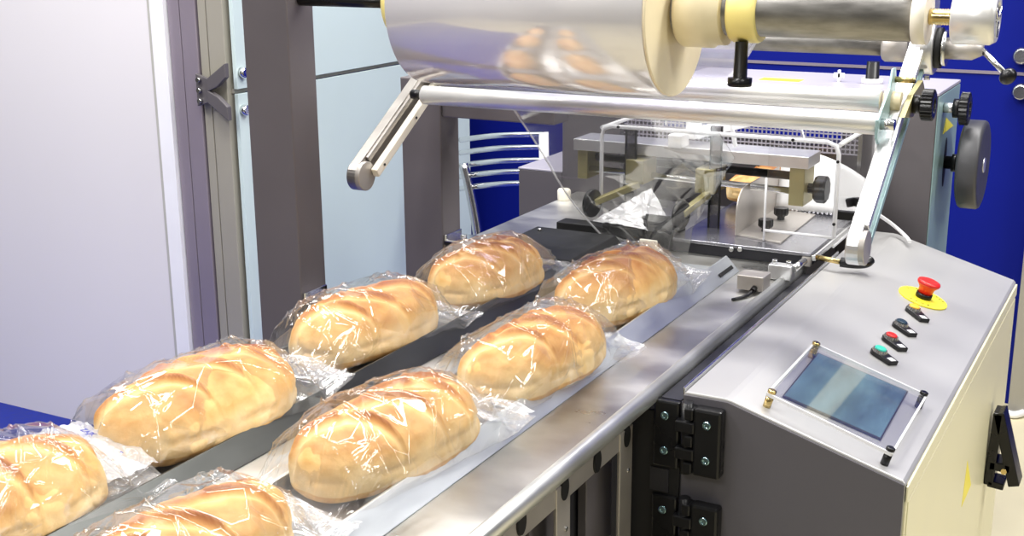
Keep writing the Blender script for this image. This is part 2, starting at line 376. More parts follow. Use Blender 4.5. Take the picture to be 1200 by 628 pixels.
build('wall_slot', B().plate([Vector((-.6635+dx, yy, TZ+.0255-.0055-dx*1.08)) + Vector((.0006, 0, .0006)) for yy, dx in ((1.94, .0065), (2.005, .0065), (2.005, .011), (1.94, .011))], .001), 'blackm', cR)
# black cover over the end of the dark channel
bp_ = thing('channel_cover', 'flat black cover plate over the far end of the dark channel', 'cover', (-.95, 1.98, TZ))
build('plate', B().prism([(-1.055, TZ+.028), (-.895, TZ+.028), (-.872, TZ+.003), (-.880, TZ+.003), (-.899, TZ+.022), (-1.055, TZ+.022)], 1, 1.86, 2.06), 'blackm', bp_, bevel=.002)
build('plate', B().box((-1.055, 2.0, TZ+.001), (-.90, 2.06, TZ+.0215)), 'blackm', bp_)
for x_, y_ in ((-1.04, 1.88), (-1.04, 1.93), (-1.035, 2.03)):
    build('screw', B().lathe((x_, y_, TZ+.028), (x_, y_, TZ+.033), [(0, .004), (.6, .004), (1, .002)], 12), 'nut', bp_)
tg = GY(759, 300, 2.04)
tag(build('end_tab', B().box((tg.x-.017, 2.04, TZ+.0), (tg.x+.017, 2.045, GY(759, 281, 2.04).z)), 'ivory', bevel=.002, loc=(tg.x, 2.042, TZ)), 'small upright off-white tab at the far end of the front channel', 'tab')
# white puck
q = G(661, 234)
tag(build('plastic_cap', B().lathe((q.x, q.y, TZ), (q.x, q.y, TZ+.024), [(0, .0135), (.1, .0145), (.85, .0145), (1, .012)], 28), 'ivory', loc=(q.x, q.y, TZ)), 'small round ivory cap standing on the far left of the machine deck', 'cap')
# ------------------------------------------------------------------ posts
for k, y0_ in enumerate((1.54, 1.974)):
    t = thing('support_post', ['nearer dark grey square post left of the loaves', 'farther dark grey square post behind the film roller end'][k], 'post', (-1.25, y0_, 0))
    build('square_tube', B().box((-1.297, y0_, 0), (-1.211, y0_+.066, 1.62 if k == 0 else 1.155)), 'post', t, bevel=.0025)
    fb = B().box((-1.209, y0_+.004, TZ-.001), (-1.165, y0_+.062, TZ+.003)).box((-1.2105, y0_+.004, TZ-.001), (-1.206, y0_+.062, TZ+.012))
    build('foot_bracket', fb, 'chrome', t, bevel=.001)
    build('bolt', B().cyl((-1.185, y0_+.033, TZ+.003), (-1.185, y0_+.033, TZ+.009), .006, 6), 'nut', t)
    if k == 1: build('cross_beam', B().box((-1.211, y0_+.005, 1.085), (-.98, y0_+.065, 1.150)), 'post', t, bevel=.002)
# ------------------------------------------------------------------ film roll and shaft
AY, AZ = 1.573, 1.319
AX = lambda x, dy=0, dz=0: Vector((x, AY+dy, AZ+dz))
sh = thing('roll_shaft', 'thick worn steel shaft through the film roll with collars and end cap', 'shaft', AX(-.5))
build('thin_end', B().cyl(AX(-1.209), AX(-1.02), .0095, 24), 'black', sh)
build('shaft_tube', B().cyl(AX(-1.02), AX(-.29), .0305, 48), 'shaft', sh)
build('left_collar', B().lathe(AX(-1.030), AX(-.9825), [(0, .050), (.15, .054), (1, .054)], 48), 'yellowring', sh)
build('core_collar', B().lathe(AX(-.592), AX(-.532), [(0, .044), (.08, .047), (.72, .047), (.74, .043), (1, .043)], 56), 'cream', sh)
yc = build('clamp_ring', B().lathe(AX(-.524), AX(-.487), [(0, .037), (.1, .039), (.9, .039), (1, .037)], 56), 'yellowring', sh)
build('clamp_screw', B().lathe(AX(-.506, -.02, -.036), AX(-.506, -.022, -.092), [(0, .008), (.80, .009), (.80, .0155), (.97, .0155), (1, .014)], 28), 'black', yc)
build('end_flange', B().cyl(AX(-.300), AX(-.284), .033, 48), 'ivory', sh)
th_ = B(); n_ = 14
prof = []
for i in range(n_): prof += [(i/n_, .0085), ((i+.5)/n_, .0102)]
prof.append((1, .0085))
build('threaded_rod', B().lathe(AX(-.284), AX(-.245), prof, 24), 'brass', sh)
ec = build('end_cap', B().lathe(AX(-.256), AX(-.207), [(0, .029), (.03, .031), (.86, .031), (1, .027), (1, .020), (.82, .019), (.82, .002)], 48), 'alurod', sh)
for a in range(3):
    an = a*2*PI/3+.5
    build('cap_lug', B().obox(AX(-.2085, math.cos(an)*.003, math.sin(an)*.003), AX(-.2085, math.cos(an)*.022, math.sin(an)*.022), .006, .006, up=(1, 0, 0)), 'nut', ec, bevel=.001)
fr_ = thing('film_roll', 'large roll of clear packaging film on the steel shaft above the loaves', 'film roll', AX(-.81))
R0 = .113
build('wound_film', B().lathe(AX(-.982), AX(-.604), [(0, R0-.002), (.004, R0), (.996, R0), (1, R0-.002)], 128), 'filmroll', fr_)
build('core_disc', B().lathe(AX(-.604), AX(-.600), [(0, R0-.0015), (.6, R0-.001), (1, R0-.002)], 96), 'filmedge', fr_)
# second bar, hub, lever
SY, SZ = 2.03, 1.240
S2 = lambda x, dy=0, dz=0: Vector((x, SY+dy, SZ+dz))
hb = thing('clamp_hub', 'round metal clamp hub with ball lever at right end of the rear bar', 'clamp', S2(-.37))
build('rear_bar', B().cyl(S2(-1.20), S2(-.415), .0155, 32), 'shaft', hb)
build('bar_socket', B().lathe(S2(-.432), S2(-.392), [(0, .021), (.1, .024), (1, .024)], 36), 'bracket', hb)
build('hub_body', B().lathe(S2(-.378), S2(-.352), [(0, .038), (.1, .041), (.9, .041), (1, .038)], 48), 'alu', hb)
build('hub_plate', B().prism([(SY-.034, SZ-.03), (SY+.034, SZ-.03), (SY+.034, 1.46), (SY-.034, 1.46)], 0, -.372, -.358), 'alu', hb, bevel=.002)
build('washer', B().cyl(S2(-.352), S2(-.344), .031, 40), 'blackm', hb)
build('washer', B().cyl(S2(-.344), S2(-.336), .027, 40), 'nut', hb)
lv = build('lever_barrel', B().lathe(S2(-.336), S2(-.284), [(0, .0165), (.7, .0165), (1, .009)], 28), 'bracket', hb)
e0, e1 = S2(-.286, 0, 0), GX(1165, 80, -.27)
e1 = S2(-.245, -.02, -.034)
build('lever_rod', B().cyl(e0, e1, .0045, 14), 'nut', lv)
build('ball_knob', B().lathe(e1-(e1-e0).normalized()*.008, e1+(e1-e0).normalized()*.014, [(.5-.5*math.cos(PI*i/12), max(.0004, .0135*math.sin(PI*i/12))) for i in range(13)], 24), 'black', lv)
# guide rollers
r1a, r1b = Vector((-1.150, 1.82, 1.148)), Vector((-.386, 1.82, 1.150))
rl = thing('guide_roller', 'lower bright aluminium guide roller in front of its twin, under film roll', 'roller', r1a, 'guide rollers under the film roll')
build('roller_tube', B().lathe(r1a, r1b, [(0, .0125), (.003, .0158), (.997, .0158), (1, .013)], 48), 'alurod', rl)
build('end_pin', B().cyl(r1a-Vector((.022, 0, 0)), r1a, .008, 20), 'black', rl)
build('end_pin', B().cyl(r1b, r1b+Vector((.022, 0, 0)), .008, 20), 'nut', rl)
r2a, r2b = Vector((-1.165, 1.885, 1.172)), Vector((-.398, 1.885, 1.174))
rl = thing('guide_roller', 'upper aluminium guide roller just behind and above its twin', 'roller', r2a, 'guide rollers under the film roll')
build('roller_tube', B().lathe(r2a, r2b, [(0, .0125), (.003, .0165), (.997, .0165), (1, .013)], 48), 'alurod', rl)
build('end_pin', B().cyl(r2a-Vector((.022, 0, 0)), r2a, .008, 20), 'black', rl)
nb = build('nylon_bush', B().lathe(r2b+Vector((.004, 0, 0)), r2b+Vector((.028, 0, 0)), [(0, .016), (1, .014)], 28), 'cream', rl)
pl_ = B()
pc = r1b+Vector((.002, 0, 0))
poly = [(1.800, 1.132), (1.812, 1.122), (1.832, 1.126), (1.895, 1.160), (1.905, 1.200), (1.896, 1.222), (1.880, 1.222), (1.866, 1.196), (1.80, 1.158)]
ep = tag(build('end_plate', B().prism(poly, 0, pc.x-.003, pc.x+.001), 'teal', bevel=.001, loc=pc), 'thin dark plate joining the right ends of the two guide rollers', 'plate')
build('stop_pin', B().cyl((pc.x, 1.895, 1.205), (pc.x+.030, 1.895, 1.205), .0045, 14), 'brass', ep)
# swing arms
def arm(x, label, left):
    A = Vector((x, 1.690, 1.000)) if not left else Vector((x, 1.690, 1.028))
    top = 2.035, 1.246
    Bt = Vector((x, top[0], top[1])); d = (Bt-A).normalized(); nrm = Vector((0, -d.z, d.y))
    t = thing('swing_arm', label, 'arm', A)
    w = .0245; W = .015
    def stadium(wd, a=A, b=Bt, n=14):
        an0 = math.atan2(d.z, d.y)
        pts = [(a.y+wd*math.cos(an0+PI/2+PI*i/n), a.z+wd*math.sin(an0+PI/2+PI*i/n)) for i in range(n+1)]
        pts += [(b.y+wd*math.cos(an0-PI/2+PI*i/n), b.z+wd*math.sin(an0-PI/2+PI*i/n)) for i in range(n+1)]
        return pts
    build('arm_bar', B().prism(stadium(w), 0, x-W, x+W*.2), 'armdark' if left else 'alu', t, bevel=.0015)
    a2, b2 = A+d*.022, Bt-d*.02
    build('channel_strip', B().obox(a2+Vector((W*.2+.001, 0, 0))+nrm*.0165, b2+Vector((W*.2+.001, 0, 0))+nrm*.0165, .010, .008, up=(1, 0, 0)), 'armdark' if left else 'alu', t, bevel=.001)
    build('channel_strip', B().obox(a2+Vector((W*.2+.001, 0, 0))-nrm*.0165, b2+Vector((W*.2+.001, 0, 0))-nrm*.0165, .010, .008, up=(1, 0, 0)), 'teal' if not left else 'bracket', t, bevel=.001)
    build('end_boss', B().cyl(A+Vector((-W-.0005, 0, 0)), A+Vector((W*.2+.007, 0, 0)), w-.0003, 36), 'bracket', t, bevel=.0015)
    if left:
        ws = build('white_strip', B().obox(A+Vector((W+.002, 0, 0))+d*.012-nrm*.004, Bt+Vector((W+.002, 0, 0))-d*.10-nrm*.004, .016, .012, up=(1, 0, 0)), 'ivory', t, bevel=.002)
        for k in (.035, .155, .24):
            p = A+d*k+Vector((W+.008, 0, 0))-nrm*.004; build('screw', B().cyl(p, p+Vector((.0015, 0, 0)), .0022, 10), 'black', ws)
    return t, A, d, nrm
arm(-1.190, 'left swing arm with ivory strip, hanging in front of the glass panels', True)
ta, A_, d_, n2_ = arm(-.372, 'right swing arm, slanting down to the grey console top', False)
kp = thing('star_knob', 'black knurled knob on the outside of the right swing arm', 'knob', (-.35, 1.86, 1.17), 'black knurled knobs')
build('olive_mount', B().prism([(lambda v: (v.y, v.z))(GX(*p, -.354)) for p in ((1060, 138), (1070, 138), (1084, 104), (1082, 94), (1070, 112))], 0, -.362, -.354), 'olive', kp, bevel=.001)
def knob(p, ax, r, t):
    p = Vector(p); ax = Vector(ax).normalized()
    build('neck', B().lathe(p, p+ax*.014, [(0, r*.6), (1, r*.6)], 32), 'black', t)
    build('grip', B().lathe(p+ax*.012, p+ax*.030, [(0, r*.85), (.1, r), (.9, r), (1, r*.85), (1, r*.5), (.85, r*.45)], 96, knurl=.035, kn=24), 'black', t)
kk = GX(1072, 122, -.352); knob((-.354, kk.y, kk.z), (1, 0, 0), .0225, kp)
for dz in (0, .012):
    pz = GX(1080, 80+dz*900, -.37)
    build('hex_bolt', B().cyl((-.366, pz.y, pz.z), (-.358, pz.y, pz.z), .004, 6), 'nut', ta)
# ------------------------------------------------------------------ console cabinet
XC0, XC1, XC2, ZC2, Y0, Y1 = -.526, -.467, -.244, .784, 1.438, 2.42
cs = thing('control_console', 'grey steel control cabinet with sloped top, buttons and touch screen', 'control cabinet', (-.38, 1.9, 0))
prof = [(XC0, .03), (XC0, TZ-.002), (XC0+.003, TZ), (XC1-.004, TZ), (XC1+.004, TZ-.0012), (XC2-.004, ZC2+.0012), (XC2, ZC2-.003), (XC2, .03)]
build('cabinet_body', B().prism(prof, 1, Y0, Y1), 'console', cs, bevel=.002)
build('front_shade_panel', B().prism([(XC0+.0005, .03), (XC0+.0005, TZ-.004), (XC1, TZ-.004), (XC2-.0015, ZC2-.0035), (XC2-.0015, .03)], 1, Y0-.0025, Y0+.0005), 'conshade', cs)  # thin sheet carrying the painted shade of the front
build('edge_flange', B().box((XC0-.003, Y0+.004, TZ-.02), (XC0, Y1-.2, TZ+.004)), 'chrome', cs, bevel=.001)
build('gap_filler', B().box((XA+.002, Y0-.002, TZ-.05), (XC0-.003, 2.1, TZ-.012)), 'dark', cs)
sp = build('side_door', B().box((XC2-.001, Y0+.012, .05), (XC2+.003, Y1-.012, ZC2-.030)), 'conside', cs, bevel=.001)
build('edge_strip', B().box((XC2-.001, Y0+.001, ZC2-.027), (XC2+.003, Y1-.001, ZC2-.006)), 'conside', cs, bevel=.001)
build('edge_strip', B().box((XC2-.001, Y0+.001, .03), (XC2+.002, Y0+.010, ZC2-.006)), 'conside', cs, bevel=.001)
# warning triangle on the side door
w0 = [GX(*p, XC2+.0035) for p in ((1134, 540), (1127, 594), (1138, 568))]
build('warning_sticker', B().plate(w0, .0006), 'yellow', sp)
SL = (ZC2-TZ)/(XC2-XC1)
NS = Vector((-SL, 0, 1)).normalized(); EX = Vector((1, 0, SL)).normalized(); EY = Vector((0, 1, 0))
def GS(px, py, off=0.):
    d = ray(px, py); o = Vector((0, 0, CZ)); p0 = Vector((XC1, 0, TZ))+NS*off
    return o+d*((p0-o).dot(NS)/d.dot(NS))
# emergency stop
def onslope(px, py): return GS(px, py)
p = onslope(1081, 350)
es = build('emergency_plate', B().lathe(p, p+NS*.003, [(0, .041), (1, .041)], 64), 'yellow', cs, bevel=.0006)
mt = Matrix.Translation(p+NS*.0032) @ Matrix((EX, EY, NS)).transposed().to_4x4()
for i, ch in enumerate('EMERGENCY'):
    a = PI*.5 - (i-4)*.27
    text('lettering', ch, .0075, mt @ Matrix.Translation((math.cos(a)*0.034, math.sin(a)*0.034, 0)) @ Matrix.Rotation(a-PI/2, 4, 'Z'), 'text', es, .0002)
for i, ch in enumerate('STOP'):
    a = -PI*.5 + (i-1.5)*.30
    text('lettering', ch, .0080, mt @ Matrix.Translation((math.cos(a)*0.034, math.sin(a)*0.034, 0)) @ Matrix.Rotation(a+PI/2, 4, 'Z'), 'text', es, .0002)
build('neck', B().lathe(p+NS*.003, p+NS*.011, [(0, .0135), (1, .0135)], 32), 'black', es)
build('mushroom_button', B().lathe(p+NS*.010, p+NS*.034, [(0, .0115), (.45, .0130), (.72, .0185), (.82, .0195), (.93, .0185), (1, .014)], 40), 'red', es)
for px, py, lx, ly, mt_, lb in ((1069, 366, 1079.5, 374, 'orange', 'orange push button nearest the emergency stop'), (1054, 384, 1065, 391, 'navy', 'dark blue push button'), (1042, 400, 1053.5, 408, 'red', 'red push button'), (1029, 416, 1042, 424, 'green', 'green push button nearest the screen')):
    p = onslope(px, py); l = onslope(lx+1, ly+2)
    u = (l-p).normalized(); v = NS.cross(u)
    pl2 = B(); L = (l-p).length+.006; rr = .0125
    pts = [p+v*rr*math.cos(a)-u*rr*math.sin(a) for a in [PI*i/14 for i in range(15)]]
    pts = [p+u*L+v*rr*.72, ]+pts+[p+u*L-v*rr*.72]
    n = len(pts); vs = [q+NS*.0065 for q in pts]+pts
    pl2.add(vs, [list(range(n)), list(range(n, 2*n))[::-1]]+[[(i+1) % n, i, n+i, n+(i+1) % n] for i in range(n)])
    bz = build('push_button', pl2, 'black', cs, bevel=.0008); bz['label'] = lb
    q = p+NS*.0065
    ring = build('notched_ring', B().lathe(q, q+NS*.004, [(0, .0112), (1, .0100)], 64, knurl=.05, kn=16), 'nut', bz)
    build('lens', B().lathe(q+NS*.0035, q+NS*.0065, [(0, .0085), (.7, .0085), (1, .007)], 32), mt_, bz)
    c = l-u*.0005+NS*.0066
    build('label_chip', B().plate([c+u*.0048+v*.0052, c-u*.0048+v*.0052, c-u*.0048-v*.0052, c+u*.0048-v*.0052][::-1], .0004), 'white', bz)
# touch screen with acrylic cover on four standoffs
def quadS(px, off): return [GS(*q, off) for q in px]
def rect(px, off):
    q = quadS(px, off); c = sum(q, Vector())/4
    ux = ((q[1]-q[0])+(q[2]-q[3]))/2; uy = ((q[3]-q[0])+(q[2]-q[1]))/2
    return [c-ux/2-uy/2, c+ux/2-uy/2, c+ux/2+uy/2, c-ux/2+uy/2], ux, uy
sq, ux, uy = rect([(957.6, 414), (1065, 456.7), (1032, 516), (918, 462)], .003)
if (sq[1]-sq[0]).cross(sq[2]-sq[0]).dot(NS) < 0: sq = sq[::-1]
sc_ = build('touch_screen', B().plate(sq, .0028), 'blackm', cs, bevel=.0005)
cc = sum(sq, Vector())/4
build('screen_glass', B().plate([cc+(q-cc)*.97+NS*.0004 for q in sq], .0003), 'screen', sc_)
build('screen_bezel', B().plate([cc+(q-cc)*Vector((.86, .84, .86))+NS*.0006 for q in sq], .0001), 'screen', sc_)
cq, ux, uy = rect([(957.6, 401), (1083, 463), (1049, 530), (896, 461)], .020)
if (cq[1]-cq[0]).cross(cq[2]-cq[0]).dot(NS) < 0: cq = cq[::-1]
cv = build('screen_cover', B().plate(cq, .004), 'acrylic', cs)
ed = B()
for i in range(4): ed.obox(cq[i]-NS*.002, cq[(i+1) % 4]-NS*.002, .0028, .0042, up=NS)
build('cover_edge', ed, 'acrylicedge', cv)
cc = sum(cq, Vector())/4
for q in cq:
    p_ = cc+(q-cc)*.955
    mm = 'brass' if p_.x < cc.x else 'black'
    build('standoff', B().lathe(p_-NS*.020, p_-NS*.0042, [(0, .0052), (1, .0052)], 24), mm, cs)
    build('standoff_cap', B().lathe(p_+NS*.0002, p_+NS*.0045, [(0, .0056), (.8, .0056), (1, .004)], 24), mm, cs)
# hinges
def hinge(zt, label):
    t = thing('door_hinge', label, 'hinge', (-.512, Y0-.02, zt-.08), 'black hinges below the console edge')
    y = Y0-.001; H = .092
    build('leaf', B().box((-.562, y-.012, zt-H), (-.527, y-.002, zt)), 'black', t, bevel=.003)
    rl_ = build('leaf', B().box((-.506, y-.020, zt-H), (-.468, y, zt)), 'black', t, bevel=.004)
    for k in range(5):
        za = zt-H+k*H/5
        build('knuckle', B().box((-.529 if k % 2 else -.517, y-.022, za+.0015), (-.503 if k % 2 else -.505, y-.001, za+H/5-.0015)), 'black', t, bevel=.002)
    build('hinge_pin', B().cyl((-.516, y-.012, zt-H-.001), (-.516, y-.012, zt+.004), .0075, 24), 'black', t)
    for x_ in (-.546, -.487):
        for z_ in (zt-.020, zt-.068):
            yy = y-.012 if x_ < -.52 else y-.020
            sc2 = build('socket_screw', B().lathe((x_, yy+.001, z_), (x_, yy-.0025, z_), [(0, .0058), (.6, .0058), (1, .0048), (1, .0028), (.5, .0026)], 20), 'bolt', t)
    return t
hinge(.838, 'upper black hinge with four zinc screws beside the console front')
hinge(.706, 'lower black hinge with zinc screws, below the other one')
dr = thing('hinged_door', 'black access door between the table frame and the console', 'door', (-.58, Y0, .03))
build('door_panel', B().box((-.600, Y0-.008, .03), (-.5265, Y0-.002, TZ-.03)), 'blackm', dr, bevel=.001)
build('door_inset', B().box((-.566, Y0-.010, .71), (-.540, Y0-.0078, .742)), 'dark', dr)
# ------------------------------------------------------------------ machine housing
HY, HZ = 2.50, 1.105
hs = thing('machine_housing', 'grey sheet metal housing of the wrapping machine behind its guard', 'machine housing', (-.8, 2.6, 0))
build('right_column', B().box((-.600, HY, .0), (-.424, 2.74, HZ)), 'house', hs, bevel=.002)
build('side_cover', B().box((-.4238, HY+.003, .03), (-.4215, 2.737, HZ-.002)), 'teal', hs, bevel=.0008)
build('left_column', B().box((-1.218, HY, .0), (-1.075, 2.74, HZ-.01)), 'house', hs, bevel=.002)
build('top_cover', B().box((-.97, HY+.002, HZ), (-.422, 2.742, HZ+.006)), 'housetop', hs, bevel=.001)
build('rear_beam', B().box((-1.075, 2.68, .0), (-.600, 2.74, .97)), 'house', hs, bevel=.002)
build('side_box', B().box((-1.328, HY, .0), (-1.218, 2.78, .889)), 'house', hs, bevel=.002)
build('side_box_lid', B().box((-1.329, HY-.001, .889), (-1.218, 2.781, .893)), 'housetop', hs, bevel=.001)
q = G(1017, 100, HZ+.006)
cpb = build('vent_cap', B().lathe((q.x, 2.6, HZ+.006), (q.x, 2.6, HZ+.050), [(0, .018), (.22, .018), (.22, .0135), (1, .0125)], 28), 'black', hs)
build('cap_base', B().lathe((q.x, 2.6, HZ+.006), (q.x, 2.6, HZ+.016), [(0, .021), (1, .021)], 28), 'white', cpb)
build('wing_screw', B().box((q.x-.07, 2.597, HZ+.006), (q.x-.064, 2.603, HZ+.03)).box((q.x-.078, 2.597, HZ+.014), (q.x-.056, 2.603, HZ+.024)), 'white', hs, bevel=.001)
q = G(912, 94, HZ+.0065)
build('yellow_sticker', B().box((q.x-.04, 2.56, HZ+.006), (q.x+.045, 2.60, HZ+.0068)), 'yellow', hs)
tr = [GX(*p, -.4212) for p in ((1106, 156), (1113, 140), (1118, 148))]
ws_ = build('warning_sticker', B().plate([GX(*p, -.4210) for p in ((1105, 157), (1109, 138), (1117, 147))], .0006), 'yellow', hs)
q = GX(1107, 190, -.4212)
build('slot_opening', B().add([(-.4208, q.y+.014*math.cos(a), q.z+.050*math.sin(a)) for a in [2*PI*i/24 for i in range(24)]]+[(-.4225, q.y+.014*math.cos(a), q.z+.050*math.sin(a)) for a in [2*PI*i/24 for i in range(24)]], [list(range(24)), list(range(24, 48))]+[[i, (i+1) % 24, 24+(i+1) % 24, 24+i] for i in range(24)]), 'blackm', hs)
whl = thing('hand_wheel', 'large charcoal handwheel on the right side of the machine housing', 'wheel', (-.40, q.y, q.z))
cy_, cz_ = q.y, q.z
build('axle', B().lathe((-.4205, cy_, cz_), (-.375, cy_, cz_), [(0, .013), (.3, .013), (.3, .018), (.55, .018), (.55, .012), (1, .012)], 28), 'black', whl)
build('wheel_disc', B().lathe((-.388, cy_, cz_), (-.346, cy_, cz_), [(0, .02), (0, .080), (.06, .086), (.15, .0885), (.85, .0885), (.95, .086), (1, .080), (1, .02)], 72), 'wheel', whl)
build('centre_cap', B().cyl((-.347, cy_, cz_), (-.3445, cy_, cz_), .015, 28), 'alu', whl)
kq = GX(1107, 126, -.42)
kp2 = thing('star_knob', 'black knurled knob above the handwheel on the housing side', 'knob', (-.42, kq.y, kq.z), 'black knurled knobs')
build('stub', B().cyl((-.421, kq.y, kq.z), (-.398, kq.y, kq.z), .010, 20), 'alu', kp2)
knob((-.403, kq.y, kq.z), (1, 0, 0), .031, kp2)
tag(build('cable', B().tube([G(1030, 252, .90), G(1045, 262, .872), G(1062, 277, .853), G(1066, 283, .851)], .0035, 10, 2), 'white', loc=G(1040, 265)), 'thin white cable running down behind the right swing arm', 'cable')
# ------------------------------------------------------------------ machine bed
BZ = .875; BX0, BX1, BY0 = -.80, -.545, 2.10
bd = thing('sealing_bed', 'flat dark steel bed plate of the wrapping machine at table end', 'machine bed', (-.75, 2.3, TZ))
build('bed_plate', B().box((BX0, BY0, BZ-.006), (BX1, 2.46, BZ)), 'bedsteel', bd, bevel=.0015)
build('bed_body', B().box((BX0, BY0+.002, TZ), (BX1-.002, 2.458, BZ-.0062)), 'dark', bd, bevel=.001)
build('bed_corner', B().box((BX1-.016, BY0-.001, TZ+.0005), (BX1, BY0+.012, BZ-.0062)), 'bracket', bd, bevel=.002)
build('edge_trim', B().box((BX1, BY0+.004, BZ-.014), (BX1+.007, 2.455, BZ-.004)), 'chrome', bd, bevel=.001)
for px in (857, 867): 
    q = GY(px, 292, BY0); build('bolt', B().lathe((q.x, BY0-.004, q.z), (q.x, BY0+.002, q.z), [(0, .003), (.3, .005), (1, .005)], 14), 'nut', bd)
build('cross_plate', B().box((-1.05, 2.13, TZ+.001), (BX0-.001, 2.17, TZ+.022)), 'blackm', bd, bevel=.002)
build('sealing_jaw', B().prism([(2.10, TZ+.001), (2.17, TZ+.001), (2.17, TZ+.045), (2.14, TZ+.055), (2.11, TZ+.03)], 0, -.945, -.80), 'blackm', bd, bevel=.003)
# base plate with two thumbscrews and fence
plq = [G(862, 274, BZ+.003), G(915, 284, BZ+.003), G(956, 251, BZ+.003), G(905, 243, BZ+.003)]
bpz = build('base_plate', B().plate(plq, .003), 'bracket', bd, bevel=.0006)
for px, py in ((897, 271), (915, 257)):
    q = G(px, py, BZ+.003)
    build('thumb_screw', B().lathe((q.x, q.y, BZ+.003), (q.x, q.y, BZ+.026), [(0, .007), (.35, .007), (.35, .011), (.5, .0135), (1, .0135)], 48, knurl=.05, kn=12), 'black', bpz)
fa, fb_ = G(861, 275, BZ+.003), G(905, 246, BZ+.003)
dirf = (fb_-fa).normalized()
fp = []
Lf = .26
for i in range(9):
    a = PI/2*i/8; fp.append((.045*(1-math.sin(a)) if i else .045, 0))
pts = [fa, fa+dirf*Lf]
top = .082
arc = [fa+dirf*(.045-.045*math.cos(a))+Vector((0, 0, top-.045+.045*math.sin(a))) for a in [PI/2*i/8 for i in range(9)]]
poly = [fa]+arc+[fa+dirf*Lf+Vector((0, 0, top)), fa+dirf*Lf]
build('side_fence', B().plate(poly, .002), 'bracket', bd)
# ribbed rack
rk = B()
for i in range(20):
    x_ = -.665+i*.0085; rk.obox((x_, 2.40, BZ+.004), (x_, 2.44, BZ+.022), .004, .004, up=(1, 0, 0))
rk.box((-.67, 2.436, BZ), (-.50, 2.446, BZ+.012))
build('ribbed_rack', rk, 'nut', bd)
# white chute behind the guard
q = GY(950, 175, 2.47)
chute = B().grid(lambda u, v: Vector((-.70+.175*u, 2.40+.04*v, BZ+.005+(.115-.055*u**2.2)*v)), 14, 8)
tag(build('white_chute', chute, 'white', solid=.003, loc=(-.6, 2.42, BZ)), 'white curved chute plate behind the clear guard', 'chute')
hk = thing('latch_handle', 'black bent handle bracket beside the right edge of the guard', 'handle', (-.5, 2.3, .93))
a = [GY(976, 251, 2.16), GY(1008, 254, 2.18), GY(1020, 242, 2.22), GY(1002, 236, 2.26), GY(992, 238, 2.26)]
hb_ = B()
for p0, p1 in zip(a, a[1:]): hb_.obox(p0, p1, .012, .016)
build('grip', hb_, 'black', hk, bevel=.002)
# clamp lever on console
p0 = GY(962, 303, 2.12); lvz = thing('clamp_lever', 'black clamp lever lying over the console top under the right arm', 'lever', p0)
pA, pB_, pC = Vector((-.540, 2.112, TZ+.017)), G(985, 307, TZ+.018), G(1015, 309, TZ+.016)
build('rod', B().cyl(pA, pB_, .0045, 14), 'brass', lvz)
build('grip', B().tube([pB_, pB_.lerp(pC, .5)-Vector((0, .006, 0)), pC, pC+Vector((.004, .012, .004))], .0085, 14, 2), 'black', lvz)
# sensor blocks
q0, q1 = G(863, 340, TZ+.002), G(888, 344, TZ+.002)
sb = thing('sensor_block', 'grey square sensor block bolted on the table beside the channel end', 'sensor', q0)
build('block', B().box((q0.x, q0.y, TZ+.004), (q0.x+.044, q0.y+.040, TZ+.028)), 'bracket', sb, bevel=.0015)
build('cable_gland', B().lathe((q0.x+.030, q0.y, TZ+.009), (q0.x+.030, q0.y-.012, TZ+.007), [(0, .005), (1, .0045)], 14), 'black', sb)
build('lead', B().tube([(q0.x+.030, q0.y-.010, TZ+.007), (q0.x+.026, q0.y-.03, TZ+.003), (q0.x+.012, q0.y-.055, TZ+.002)], .003, 8, 1), 'black', sb)
q2 = G(893, 331, TZ+.002)
sb2 = thing('sensor_bracket', 'white clamp bracket with two screws and a short metal rod', 'bracket', q2)
build('block', B().box((q2.x, q2.y+.03, TZ+.001), (q2.x+.040, q2.y+.052, TZ+.026)), 'alu', sb2, bevel=.0015)
for dx in (.008, .032): build('screw', B().cyl((q2.x+dx, q2.y+.040, TZ+.026), (q2.x+dx, q2.y+.040, TZ+.033), .0045, 14), 'nut', sb2)
build('rod', B().cyl((q2.x+.040, q2.y+.040, TZ+.020), (q2.x+.046, q2.y+.085, TZ+.024), .006, 18), 'nut', sb2)
# ------------------------------------------------------------------ forming head
fh = thing('forming_head', 'aluminium bar with rods and olive sliders that folds the film', 'forming head', (-.82, 2.24, .95))
b0, b1 = GY(672, 176, 2.22), GY(947, 201, 2.22)
build('top_bar', B().box((-1.057, 2.22, .998), (-.590, 2.300, 1.020)), 'alu', fh, bevel=.001)
build('end_block', B().box((-1.052, 2.228, .940), (-1.030, 2.290, .998)), 'olive', fh, bevel=.0015)
build('end_block', B().box((-.625, 2.224, .928), (-.597, 2.290, .998)), 'olive', fh, bevel=.0015)
build('black_rod', B().cyl((-1.03, 2.270, .978), (-.625, 2.270, .974), .008, 20), 'black', fh)
build('steel_rod', B().cyl((-1.03, 2.240, .960), (-.625, 2.240, .952), .0062, 20), 'chrome', fh)
kx = build('lock_knob', B().lathe((-.597, 2.255, .957), (-.562, 2.255, .957), [(0, .009), (.35, .009), (.35, .021), (.5, .0245), (.9, .0245), (1, .021)], 72, knurl=.05, kn=9), 'black', fh)
